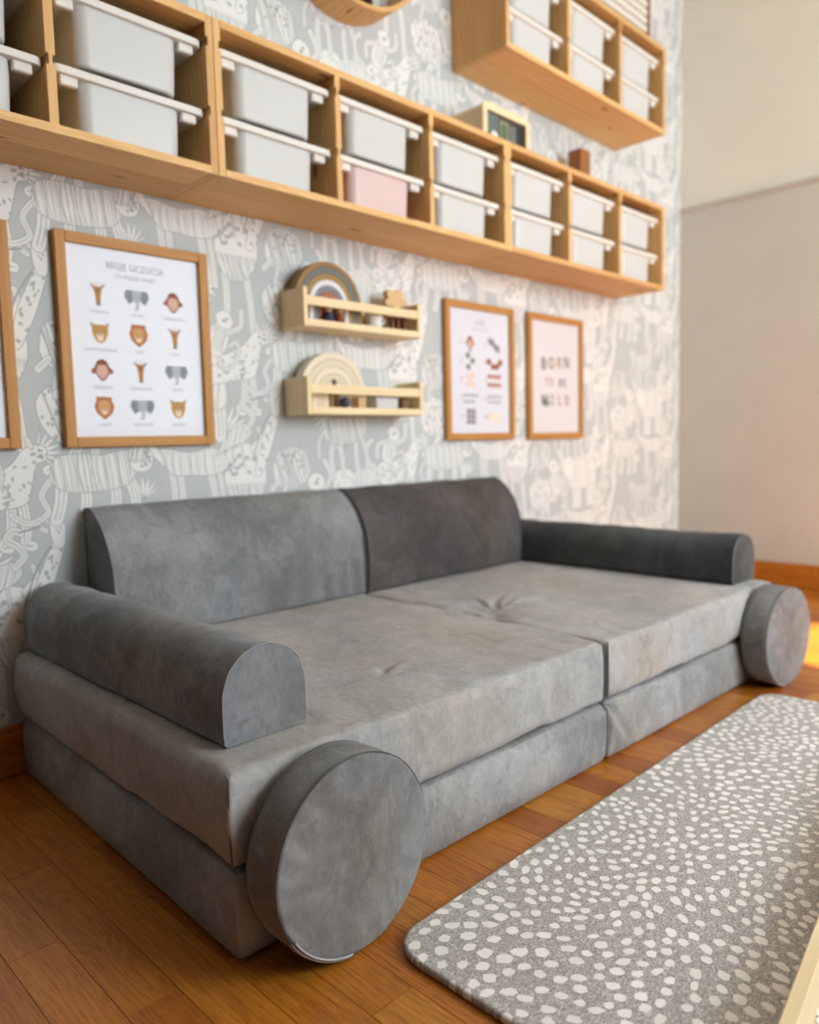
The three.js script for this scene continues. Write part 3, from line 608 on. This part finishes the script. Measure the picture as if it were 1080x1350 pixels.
// ---------------------------------------------------------------- wall storage units and their bins
const U = { y: 1.235, h: 0.318, d: 0.216, w: 0.99, t: 0.0165, lips: [0.127, 0.265] };
const UPPER_Y = U.y + 0.588;
function notched(left, right) {   // upright with slide grooves on the faces that need them
  const t = U.t / 2, dpt = 0.005, gh = 0.0095, s = new THREE.Shape(), L = [], Rr = [];
  L.push([-t, U.t - 0.0165]); Rr.push([t, 0]);
  for (const y of U.lips) { if (right) Rr.push([t, y - gh], [t - dpt, y - gh], [t - dpt, y + gh], [t, y + gh]); if (left) L.push([-t, y - gh], [-t + dpt, y - gh], [-t + dpt, y + gh], [-t, y + gh]); }
  const pts = [...Rr, [t, U.h], [-t, U.h], ...L.reverse()];
  pts.forEach(([x, y], i) => (i ? s.lineTo(x, y) : s.moveTo(x, y)));
  return new THREE.ExtrudeGeometry(s, { depth: U.d - 0.002, bevelEnabled: false });
}
const cellX = (k) => { const c = (U.w - 4 * U.t) / 3; return [U.t + k * (c + U.t), c]; };
function unit(x, y, label) {
  const t = thing('wall_storage_unit', label, 'wall shelf', [x, y, 0.001], 'pine wall storage units');
  const cell = (U.w - 4 * U.t) / 3, pm = () => M.pine[Math.floor(rnd() * 3)];
  for (let k = 0; k < 4; k++) {
    const end = k === 0 || k === 3, g = notched(k > 0, k < 3);
    if (!end) { const p = g.attributes.position; for (let i = 0; i < p.count; i++) p.setY(i, Math.max(U.t, Math.min(U.h - U.t, p.getY(i)))); g.computeVertexNormals(); }
    part(end ? 'side_panel' : 'divider', metricUV(g.translate(k * (cell + U.t) + U.t / 2, 0, 0.001), 'y', rr(0, 2), rr(0, 2)), pm(), t);
  }
  // top and bottom are each glued up from two boards
  for (const [name, yy] of [['bottom_board', U.t / 2], ['top_board', U.h - U.t / 2]]) for (const [z0, z1] of [[0, 0.119], [0.120, U.d]]) part(name, at(board(U.w - 2 * U.t - 0.0004, U.t, z1 - z0, 0.0012), U.w / 2, yy, (z0 + z1) / 2), pm(), t);
  return t;
}
unit(-0.992, U.y, 'pine wall storage unit at the far end of the lower row from the grey wall');
unit(0.0, U.y, 'middle pine wall storage unit of the lower row, holding the pink bin');
unit(0.991, U.y, 'pine wall storage unit of the lower row, next to the grey wall');
unit(0.991, UPPER_Y, 'single upper pine wall storage unit above the wooden toy television');

function binGeo() {
  const w = 0.214, d = 0.178, h = 0.111, r = 0.028, n = 6, outline = (k) => { const s = []; for (const [cx, cy, a0] of [[1, 1, 0], [-1, 1, 1], [-1, -1, 2], [1, -1, 3]]) for (let i = 0; i <= n; i++) { const a = (a0 + i / n) * Math.PI / 2; s.push([(cx * (w / 2 - r) + Math.cos(a) * r) * k, (cy * (d / 2 - r) + Math.sin(a) * r) * k]); } return s; };
  const rows = [[0.0, 0], [0.88, 0], [0.945, 0.002], [0.965, 0.008], [1.0, h], [0.985, h], [0.952, 0.011], [0.93, 0.0045], [0.0, 0.0045]], pos = [], idx = [], m = outline(1).length;
  rows.forEach(([k, y]) => outline(k).forEach(([x, z]) => pos.push(x, y, z)));
  for (let j = 0; j < rows.length - 1; j++) for (let i = 0; i < m; i++) { const a = j * m + i, b = j * m + (i + 1) % m, c = a + m, e = b + m; idx.push(a, b, c, b, e, c); }
  const g = new THREE.BufferGeometry(); g.setAttribute('position', new THREE.Float32BufferAttribute(pos, 3)); g.setIndex(idx); return smoothNormals(g);
}
const binBody = binGeo();
const binRim = (() => {
  const w = 0.3125, d = 0.196, r = 0.016, s = new THREE.Shape(), rect = (P, W, D, q) => { P.moveTo(-W + q, -D); P.lineTo(W - q, -D); P.absarc(W - q, -D + q, q, -Math.PI / 2, 0); P.lineTo(W, D - q); P.absarc(W - q, D - q, q, 0, Math.PI / 2); P.lineTo(-W + q, D); P.absarc(-W + q, D - q, q, Math.PI / 2, Math.PI); P.lineTo(-W, -D + q); P.absarc(-W + q, -D + q, q, Math.PI, Math.PI * 1.5); return P; };
  rect(s, w / 2 - 0.002, d / 2 - 0.002, r); s.holes.push(rect(new THREE.Path(), 0.104, 0.086, 0.026));
  return new THREE.ExtrudeGeometry(s, { depth: 0.0105, bevelEnabled: true, bevelThickness: 0.002, bevelSize: 0.002, bevelSegments: 2, curveSegments: 5 }).rotateX(-Math.PI / 2).translate(0, 0.1115, 0);
})();
const binTab = new RoundedBoxGeometry(0.034, 0.020, 0.014, 2, 0.004);
function bin(x, y, label, mat = M.binPlastic) {
  const t = thing('storage_bin', label, 'storage bin', [x, y, 0.103], 'white bins in the wall units');
  part('tub', binBody, mat, t); const rim = part('rim', binRim, M.binLip, t);
  for (const sx of [-1, 1]) part('corner_bracket', binTab, M.binLip, rim).position.set(sx * 0.122, 0.1025, 0.082);
  return t;
}
const ord = ['first', 'second', 'third', 'fourth', 'fifth', 'sixth', 'seventh', 'eighth'];
for (let c = 0; c < 8; c++) {   // cubbies counted from the grey wall
  const u = Math.floor(c / 3), k = 2 - (c % 3), ux = [0.991, 0.0, -0.992][u], [x, w] = cellX(k);
  for (const row of [0, 1]) {
    const pink = row === 0 && c === 4;
    bin(ux + x + w / 2, U.y + U.lips[row] - 0.1185, pink ? 'bin with pink contents showing through, the only pink one' : `white plastic bin, ${row ? 'top' : 'bottom'} of the ${ord[c]} cubby from the grey wall, long lower row`, pink ? M.binPink : M.binPlastic);
  }
}
for (let c = 0; c < 3; c++) { const [x, w] = cellX(2 - c); for (const row of [0, 1]) bin(0.991 + x + w / 2, UPPER_Y + U.lips[row] - 0.1185, `white plastic bin, ${row ? 'top' : 'bottom'} of the ${ord[c]} cubby from the grey wall, upper unit`); }

// ---------------------------------------------------------------- framed prints
function paper(draw, tone = '#eef3fc', w = 620, h = 812) { const c = canvas(w, h), g = c.getContext('2d'); g.fillStyle = tone; g.fillRect(0, 0, w, h); g.textAlign = 'center'; g.lineCap = g.lineJoin = 'round'; draw(g, w, h); return new THREE.MeshStandardMaterial({ map: canvasTex(c), roughness: 0.8 }); }  // bluish default tone puts the cool daylight into the paper colour
const poly = (g, p, f) => { g.beginPath(); p.forEach(([x, y], i) => (i ? g.lineTo(x, y) : g.moveTo(x, y))); g.closePath(); g.fillStyle = f; g.fill(); };
const ell = (g, x, y, a, b, f, r = 0) => { g.beginPath(); g.ellipse(x, y, a, b, r, 0, 6.3); g.fillStyle = f; g.fill(); };
const faces = {
  giraffe(g) { poly(g, [[-34, -44], [-22, -40], [-8, -26], [-16, -18]], '#6b5a48'); poly(g, [[34, -44], [22, -40], [8, -26], [16, -18]], '#6b5a48'); for (const x of [-7, 7]) { g.fillStyle = '#d9b68a'; g.fillRect(x - 2, -50, 4, 18); } poly(g, [[-20, -32], [20, -32], [12, 4], [9, 44], [-9, 44], [-12, 4]], '#b98240'); poly(g, [[-8, -26], [4, -30], [3, 0], [-5, 8]], '#8f5c26'); ell(g, 0, 40, 9, 7, '#6b5440'); ell(g, -10, -14, 2.5, 3, '#222'); ell(g, 10, -14, 2.5, 3, '#222'); },
  elephant(g) { poly(g, [[-18, -34], [-48, -34], [-58, -8], [-38, 26], [-18, 14]], '#7d878a'); poly(g, [[18, -34], [48, -34], [58, -8], [38, 26], [18, 14]], '#7d878a'); poly(g, [[-22, -34], [22, -34], [20, 8], [8, 20], [8, 44], [-4, 52], [-16, 48], [-14, 42], [-5, 42], [-6, 20], [-20, 8]], '#b3b7c4'); ell(g, -10, -6, 2.5, 3, '#333'); ell(g, 10, -6, 2.5, 3, '#333'); },
  monkey(g) { ell(g, -38, 4, 10, 12, '#a5603c'); ell(g, 38, 4, 10, 12, '#a5603c'); poly(g, [[0, -48], [22, -38], [38, 2], [14, 38], [0, 46], [-14, 38], [-38, 2], [-22, -38]], '#8a4a2a'); poly(g, [[0, -18], [16, -22], [26, 6], [10, 32], [0, 36], [-10, 32], [-26, 6], [-16, -22]], '#e2b7a0'); ell(g, -9, -2, 3, 4, '#332'); ell(g, 9, -2, 3, 4, '#332'); ell(g, 0, 20, 8, 4, '#a5705c'); },
  leopard(g) { poly(g, [[-42, -44], [-28, -34], [-34, -18]], '#8a6a35'); poly(g, [[42, -44], [28, -34], [34, -18]], '#8a6a35'); poly(g, [[-32, -32], [32, -32], [36, 4], [18, 38], [0, 46], [-18, 38], [-36, 4]], '#c0923c'); poly(g, [[-14, 6], [14, 6], [12, 32], [0, 38], [-12, 32]], '#f0dcc0'); for (const [x, y] of [[-20, -20], [-6, -24], [8, -22], [20, -18], [-26, -4], [26, -4]]) ell(g, x, y, 3.5, 3, '#7a5520'); ell(g, -13, -4, 3, 4, '#222'); ell(g, 13, -4, 3, 4, '#222'); ell(g, 0, 12, 5, 4, '#5a3b2a'); },
  lion(g) { poly(g, [[-28, -42], [0, -48], [28, -42], [44, -6], [34, 24], [0, 52], [-34, 24], [-44, -6]], '#b3692c'); ell(g, -26, -38, 9, 9, '#b3692c'); ell(g, 26, -38, 9, 9, '#b3692c'); poly(g, [[-22, -28], [22, -28], [26, 2], [12, 30], [0, 34], [-12, 30], [-26, 2]], '#d8a25c'); poly(g, [[-10, 6], [10, 6], [9, 26], [0, 30], [-9, 26]], '#f2dfc4'); ell(g, -10, -6, 3, 3.5, '#222'); ell(g, 10, -6, 3, 3.5, '#222'); ell(g, 0, 10, 5, 4, '#5a3224'); },
};
const feelings = paper((g, w, h) => {
  g.fillStyle = '#7d7f86'; g.font = '40px sans-serif'; g.fillText('MOJE UCZUCIA', w * 0.5, 84); g.font = 'italic 25px serif'; g.fillText('Co dzisiaj czuję?', w * 0.5, 120);
  const order = ['giraffe', 'elephant', 'monkey', 'leopard', 'lion', 'giraffe', 'monkey', 'giraffe', 'elephant', 'lion', 'elephant', 'leopard'], cap = ['zdziwienie', 'smutek', 'zawstydzenie', 'podekscytowanie', 'złość', 'strach', 'zmęczenie', 'zakłopotanie', 'spokój', 'radość', 'zaskoczenie', 'pewność'];
  order.forEach((k, i) => { const x = w * (0.215 + 0.285 * (i % 3)), y = 200 + 162 * Math.floor(i / 3); g.save(); g.translate(x, y); g.scale(1.02, 1.02); faces[k](g); g.restore(); g.fillStyle = '#9a9ca4'; g.font = '19px sans-serif'; g.fillText(cap[i], x, y + 80); });
});
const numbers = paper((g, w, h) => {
  g.fillStyle = '#9a9599'; g.font = '38px sans-serif'; g.fillText('LICZBY', w * 0.5, 92); g.font = '22px sans-serif'; g.fillText('1 2 3 4 5 6 7 8 9 10', w * 0.5, 132);
  for (let i = 0; i < 10; i++) {
    const x = w * (0.34 + 0.40 * (i % 2)), y = 215 + 122 * Math.floor(i / 2); g.fillStyle = '#8f8b92'; g.font = '44px sans-serif'; g.fillText(String(i + 1), x - 92, y + 14);
    g.save(); g.translate(x, y); g.scale(0.92, 0.92);
    if (i === 0) { faces.monkey(g); poly(g, [[-8, 40], [8, 40], [14, 66], [-14, 66]], '#8b8f96'); }
    if (i === 1) for (const [a, b] of [[-28, -18], [32, 22]]) { ell(g, a, b, 46, 26, '#8d929a', 0.5); ell(g, a + 10, b - 8, 20, 16, '#787d86'); }
    if (i === 2) for (const [a, b] of [[-26, -40], [24, -4], [-22, 40]]) { ell(g, a, b, 26, 22, '#7f8c77'); ell(g, a + 6, b, 8, 8, '#5e6b58'); }
    if (i === 3) for (const [a, b] of [[-60, -8], [-14, 26], [34, 24], [72, -8]]) { faces.lion && ell(g, a, b, 27, 24, '#a5623e'); ell(g, a, b + 10, 15, 10, '#5d3b2c'); }
    if (i === 4) for (const [a, b] of [[-30, -30], [24, -34], [-2, 2], [-30, 36], [28, 34]]) ell(g, a, b, 22, 18, '#e6c7ae');
    if (i === 5) for (let k = 0; k < 6; k++) { ell(g, -54 + 54 * (k % 3), k < 3 ? -30 : 32, 27, 20, '#a8736c'); ell(g, -54 + 54 * (k % 3), (k < 3 ? -30 : 32) + 16, 20, 8, '#e6d2c6'); }
    if (i === 6) for (let k = 0; k < 7; k++) ell(g, -66 + 44 * (k % 4), k < 4 ? -22 : 22, 20, 13, '#a7acb2');
    if (i === 7) for (let k = 0; k < 8; k++) ell(g, -60 + 40 * (k % 4), k < 4 ? -18 : 22, 17, 13, '#a9aab0', 0.6);
    if (i === 8) for (let k = 0; k < 9; k++) ell(g, -34 + 34 * (k % 3), -40 + 38 * Math.floor(k / 3), 14, 20, '#7c6f73');
    if (i === 9) for (let k = 0; k < 10; k++) ell(g, -56 + 28 * (k % 5), k < 5 ? -18 : 22, 14, 18, '#eadfc4');
    g.restore();
  }
}, '#dddfe8');  // paper greyed to offset the stronger window light at this end
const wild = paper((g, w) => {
  g.font = 'bold 118px sans-serif'; 'BORN'.split('').forEach((ch, i) => { g.fillStyle = ['#6f6a66', '#94806c', '#a58e7a', '#7c756c'][i]; g.fillText(ch, w * (0.26 + 0.16 * i), 350 - 8 * i); });
  g.font = 'bold 82px sans-serif'; ['T', 'O', ' ', 'B', 'E'].forEach((ch, i) => { g.fillStyle = ['#b39c82', '#b8a290', '#000', '#6e6a72', '#77747c'][i]; g.fillText(ch, w * (0.32 + 0.095 * i), 468); });
  g.font = 'bold 112px sans-serif'; 'WILD'.split('').forEach((ch, i) => { g.fillStyle = ['#4d5a4c', '#94807a', '#a08a84', '#a89480'][i]; g.fillText(ch, w * (0.28 + 0.155 * i), 610); });
  ell(g, w * 0.27, 590, 34, 20, '#66735f', 0.6); ell(g, w * 0.34, 600, 30, 16, '#7d8a74', -0.6);
}, '#dcd8da');  // paper darkened likewise against the stronger light on this side
const plainSheet = paper(() => {});
function framed(x0, x1, y0, y1, sheet, label) {
  const w = x1 - x0, h = y1 - y0, b = 0.0225, d = 0.018, t = thing('picture_frame', label, 'picture', [(x0 + x1) / 2, y0, 0.001], 'framed prints under the wall units');
  for (const sx of [-1, 1]) part('frame_bar', at(board(b, h, d, 0.002), sx * (w - b) / 2, h / 2, d / 2), M.frameWood, t);
  for (const yy of [b / 2, h - b / 2]) part('frame_bar', at(board(w - 2 * b, b, d - 0.0006, 0.002), 0, yy, d / 2), M.frameWood, t);
  part('backing', at(board(w - 2 * b, h - 2 * b, 0.004, 0.001), 0, h / 2, 0.004), matte(150, 120, 90), t);
  part('print', new THREE.PlaneGeometry(w - 2 * b, h - 2 * b).translate(0, h / 2, 0.0075), sheet, t);
  part('glazing', new THREE.PlaneGeometry(w - 2 * b, h - 2 * b).translate(0, h / 2, 0.011), M.glazing, t);
  return t;
}
framed(-0.716, -0.363, 0.671, 1.121, plainSheet, 'oak-framed print cut by the photo edge, past the animal faces picture');
framed(-0.274, 0.079, 0.671, 1.122, feelings, 'oak-framed print of twelve animal faces with captions');
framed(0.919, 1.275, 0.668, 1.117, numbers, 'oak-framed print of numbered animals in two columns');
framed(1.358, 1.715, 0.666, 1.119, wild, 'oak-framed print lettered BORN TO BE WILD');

// ---------------------------------------------------------------- two small birch racks and the toys in them
function rack(x, y, label) {
  const w = 0.424, h = 0.098, d = 0.1, t = thing('spice_rack', label, 'wall rack', [x, y, 0.001], 'small birch wall racks');
  for (const sx of [-1, 1]) part('side_panel', at(board(0.013, h, d, 0.002, 'y'), sx * (w / 2 - 0.0065), h / 2, d / 2), M.birch, t);
  part('shelf_board', at(board(w - 0.027, 0.018, d - 0.001, 0.0015), 0, 0.0105, d / 2), M.birch, t);
  part('front_rail', at(board(w - 0.027, 0.023, 0.010, 0.0015), 0, h - 0.032, d - 0.006), M.birch, t);
  part('back_rail', at(board(w - 0.027, 0.030, 0.010, 0.0015), 0, h - 0.040, 0.006), M.birch, t);
  return t;
}
rack(0.510, 0.965, 'upper small birch rack holding a coloured wooden rainbow');
rack(0.512, 0.742, 'lower small birch rack holding a cream arched toy');
function arch(ri, ro, leg, d) { const s = new THREE.Shape(); s.moveTo(ro, -leg); s.lineTo(ro, 0); s.absarc(0, 0, ro, 0, Math.PI); s.lineTo(-ro, -leg); s.lineTo(-ri, -leg); s.lineTo(-ri, 0); if (ri > 0.001) s.absarc(0, 0, ri, Math.PI, 0, true); s.lineTo(ri, -leg); return new THREE.ExtrudeGeometry(s, { depth: d - 0.003, bevelEnabled: true, bevelThickness: 0.0015, bevelSize: 0.001, bevelSegments: 2, curveSegments: 28 }); }
function rainbow(x, y, z, leg, list, label, d = 0.028) {
  const t = thing('wooden_rainbow', label, 'toy', [x, y, z]);
  for (const [ri, ro, c] of list) part('arch', at(arch(ri + 0.0008, ro - 0.0018, leg, d), 0, leg + 0.001, 0), c, t);
  return t;
}
rainbow(0.418, 0.9845, 0.030, 0.047, [[0.100, 0.115, matte(150, 118, 72)], [0.084, 0.100, matte(112, 118, 118)], [0.068, 0.084, matte(162, 132, 74)], [0.053, 0.068, matte(228, 228, 230)], [0.038, 0.053, matte(128, 134, 140)], [0.022, 0.038, matte(176, 110, 84)], [0.0, 0.022, matte(120, 66, 46)]], 'nested wooden rainbow in mustard, grey, white and rust on the upper rack');
{ // balls and blocks by the rainbow
  const b1 = thing('toy_bell', 'rust, white and navy wooden peg figure before the rainbow', 'toy', [0.400, 0.9845, 0.074]);
  part('body', new THREE.LatheGeometry([[0, 0], [0.013, 0], [0.014, 0.012], [0.009, 0.026], [0, 0.028]].map((p) => new THREE.Vector2(...p)), 20), matte(52, 60, 84), b1); part('head', new THREE.SphereGeometry(0.009, 18, 12).translate(0, 0.034, 0), matte(214, 170, 130), b1);
  const b2 = thing('toy_bell', 'rust-coloured wooden peg figure before the rainbow', 'toy', [0.438, 0.9845, 0.074]);
  part('body', new THREE.LatheGeometry([[0, 0], [0.012, 0], [0.0135, 0.012], [0.008, 0.026], [0, 0.028]].map((p) => new THREE.Vector2(...p)), 20), matte(150, 78, 44), b2); part('head', new THREE.SphereGeometry(0.0085, 18, 12).translate(0, 0.034, 0), matte(214, 170, 130), b2);
  const b3 = thing('toy_cup', 'small white toy cup between the rainbow and the flower-topped toy', 'toy', [0.578, 0.9845, 0.055]);
  part('cup', new THREE.LatheGeometry([[0, 0], [0.021, 0], [0.026, 0.05], [0.023, 0.05], [0.019, 0.004], [0, 0.004]].map((p) => new THREE.Vector2(...p)), 28), M.white, b3); part('handle', new THREE.TorusGeometry(0.012, 0.003, 8, 18).translate(0.028, 0.027, 0), M.white, b3);
  const f = thing('wooden_flower_toy', 'flower-topped natural wooden toy with brown pegs on the upper rack', 'toy', [0.655, 0.9845, 0.050]);
  const s = new THREE.Shape(); for (let i = 0; i <= 60; i++) { const a = i / 60 * Math.PI * 2, r = 0.032 + 0.007 * Math.cos(a * 5 + 0.9); i ? s.lineTo(Math.cos(a) * r * 1.12, Math.sin(a) * r * 0.82) : s.moveTo(Math.cos(a) * r * 1.12, Math.sin(a) * r * 0.82); }
  part('flower_top', new THREE.ExtrudeGeometry(s, { depth: 0.016, bevelEnabled: true, bevelThickness: 0.002, bevelSize: 0.002, bevelSegments: 2 }).translate(0, 0.088, 0), matte(222, 186, 134), f);
  part('stand', at(board(0.07, 0.052, 0.03, 0.003), 0.0, 0.0265, 0.0), matte(150, 108, 72), f);
  for (const x of [-0.024, 0, 0.024]) part('peg', new THREE.CylinderGeometry(0.006, 0.006, 0.03, 14).translate(x, 0.020, 0.023), matte(112, 70, 42), f);
}
rainbow(0.425, 0.7615, 0.028, 0.034, [[0.096, 0.115, matte(232, 220, 196)], [0.077, 0.096, matte(226, 212, 186)], [0.058, 0.077, matte(234, 223, 200)], [0.039, 0.058, matte(224, 209, 182)], [0.02, 0.039, matte(232, 220, 196)]], 'cream wooden rainbow of nested arches on the lower rack', 0.03);
{
  const b = thing('toy_ball', 'navy blue toy ball before the cream rainbow', 'toy', [0.444, 0.7615, 0.075]); part('ball', new THREE.SphereGeometry(0.015, 24, 16).translate(0, 0.015, 0), matte(50, 56, 86, 0.5), b);
  const h = thing('toy_ball', 'added dark brown knob standing in for shade under the cream rainbow', 'toy', [0.425, 0.7615, 0.043]); part('ball', new THREE.SphereGeometry(0.016, 24, 16).translate(0, 0.07, 0), matte(62, 54, 48, 0.5), h); part('stem', new THREE.CylinderGeometry(0.006, 0.008, 0.06, 14).translate(0, 0.03, 0), matte(196, 160, 112), h);  // dark ball and stem added in place of shade inside the arch
  const p = thing('toy_tray', 'pale grey toy tray lying on the lower rack', 'toy', [0.600, 0.7615, 0.055]); part('tray', at(new RoundedBoxGeometry(0.085, 0.034, 0.05, 2, 0.005), 0, 0.017, 0), matte(206, 208, 210), p); part('lid', at(new RoundedBoxGeometry(0.088, 0.006, 0.053, 2, 0.002), 0, 0.037, 0), matte(224, 224, 224), p);
  const q = thing('toy_block', 'small tan toy block beside the pale tray', 'toy', [0.500, 0.7615, 0.070]); part('block', at(board(0.03, 0.03, 0.03, 0.003), 0, 0.015, 0), matte(206, 172, 128), q);
  const r = thing('toy_block', 'small brown toy block at the rack end past the pale tray', 'toy', [0.685, 0.7615, 0.055]); part('block', at(board(0.03, 0.034, 0.03, 0.003), 0, 0.017, 0), matte(128, 96, 64), r);
}

// ---------------------------------------------------------------- things on top of and above the units
{
  const Y = U.y + U.h, t = thing('toy_television', 'cream wooden toy television with dark picture, on the lower row of units', 'toy', [1.072, Y, 0.085]);
  const rrect = (P, W, H, q) => { P.moveTo(-W + q, 0); P.lineTo(W - q, 0); P.absarc(W - q, q, q, -Math.PI / 2, 0); P.lineTo(W, H - q); P.absarc(W - q, H - q, q, 0, Math.PI / 2); P.lineTo(-W + q, H); P.absarc(-W + q, H - q, q, Math.PI / 2, Math.PI); P.lineTo(-W, q); P.absarc(-W + q, q, q, Math.PI, Math.PI * 1.5); return P; };
  part('body', new THREE.ExtrudeGeometry(rrect(new THREE.Shape(), 0.115, 0.126, 0.018), { depth: 0.118, bevelEnabled: false, curveSegments: 8 }).translate(0, 0, -0.06), matte(226, 206, 172), t);
  const ring = rrect(new THREE.Shape(), 0.117, 0.128, 0.019), hole = new THREE.Path(); hole.moveTo(-0.098, 0.018); hole.lineTo(0.098, 0.018); hole.lineTo(0.098, 0.109); hole.lineTo(-0.098, 0.109); hole.closePath(); ring.holes.push(hole);
  part('front_frame', new THREE.ExtrudeGeometry(ring, { depth: 0.008, bevelEnabled: true, bevelThickness: 0.0015, bevelSize: 0.0008, bevelSegments: 2, curveSegments: 8 }).translate(0, 0, 0.0595), M.birch, t);
  const c = canvas(256, 120), g = c.getContext('2d'); g.fillStyle = '#2c3636'; g.fillRect(0, 0, 256, 120); g.fillStyle = '#5f6f6c'; g.fillRect(8, 6, 74, 70); g.fillStyle = '#8a8468'; g.fillRect(92, 14, 60, 100); g.fillStyle = '#4f6a4a'; ell(g, 120, 60, 20, 34, '#4f6a4a'); g.fillStyle = '#6d6f6a'; g.fillRect(158, 20, 40, 90); g.fillStyle = '#1d2223'; g.fillRect(202, 8, 50, 108);
  part('picture', new THREE.PlaneGeometry(0.196, 0.091).translate(0, 0.0635, 0.0605), new THREE.MeshStandardMaterial({ map: canvasTex(c), roughness: 0.4 }), t, 'dark picture panel');
  part('knob', new THREE.SphereGeometry(0.018, 20, 14).scale(1, 1, 0.6).translate(-0.066, 0.034, 0.066), M.white, t, 'white round knob');
  const b = thing('wooden_block', 'upright brown wooden block on the lower row, past the toy television', 'block', [1.600, Y, 0.075]); part('block', at(board(0.066, 0.155, 0.055, 0.003, 'y'), 0, 0.0775, 0), wood([168, 128, 92], pineTex), b);
  const cr = thing('slatted_crate', 'pale slatted crate with brown corner post on the upper unit', 'crate', [1.70, UPPER_Y + U.h, 0.11]);
  for (let k = 0; k < 9; k++) part('slat', at(board(0.40, 0.022, 0.012, 0.002), 0, 0.02 + k * 0.03, 0.07), matte(222, 216, 204), cr);
  for (const sx of [-1, 1]) part('post', at(board(0.024, 0.28, 0.03, 0.002), sx * 0.206, 0.14, 0.062), matte(122, 82, 52), cr, 'brown wooden post');
  part('back_panel', at(board(0.38, 0.26, 0.01, 0.002), 0, 0.13, -0.07), matte(214, 206, 190), cr); part('base_board', at(board(0.38, 0.012, 0.13, 0.002), 0, 0.007, -0.002), matte(214, 206, 190), cr);

  const hoop = thing('round_shelf', 'round bent-wood wall shelf above the long row of units', 'wall shelf', [0.525, 1.812, 0.001]);
  const o = new THREE.Shape(); o.absarc(0, 0.245, 0.245, 0, Math.PI * 2); const i2 = new THREE.Path(); i2.absarc(0, 0.245, 0.234, 0, Math.PI * 2, true); o.holes.push(i2);
  part('hoop', metricUV(new THREE.ExtrudeGeometry(o, { depth: 0.098, bevelEnabled: true, bevelThickness: 0.001, bevelSize: 0.0008, bevelSegments: 1, curveSegments: 64 }).translate(0, 0, 0.001), 'z'), M.pine[1], hoop);
  part('shelf_board', at(board(0.462, 0.010, 0.09, 0.0015), 0, 0.245, 0.05), M.pine[0], hoop);
  const fig = thing('toy_animal', 'dark brown wooden toy animal inside the round shelf', 'toy', [0.545, 1.8235, 0.055]);
  part('body', new THREE.SphereGeometry(0.05, 24, 16).scale(1.3, 0.7, 0.55).translate(0, 0.070, 0), matte(92, 66, 50), fig); for (const [x, z] of [[-0.04, -0.012], [-0.04, 0.012], [0.04, -0.012], [0.04, 0.012]]) part('leg', new THREE.CylinderGeometry(0.009, 0.008, 0.048, 12).translate(x, 0.025, z), matte(80, 56, 42), fig);
  part('head', new THREE.SphereGeometry(0.026, 18, 12).scale(1.2, 1, 0.9).translate(0.075, 0.10, 0), matte(92, 66, 50), fig);
}

// ---------------------------------------------------------------- pine plank lying on the mat
{
  const t = thing('pine_plank', 'pale pine board standing on edge on the dotted mat', 'plank', [0.25, 0.0118, 1.3696]); t.rotation.y = 0.13;
  part('plank', at(board(1.0, 0.059, 0.017, 0.002), 0, 0.0295, 0.0), M.birch, t);
}

renderer.render(scene, camera);
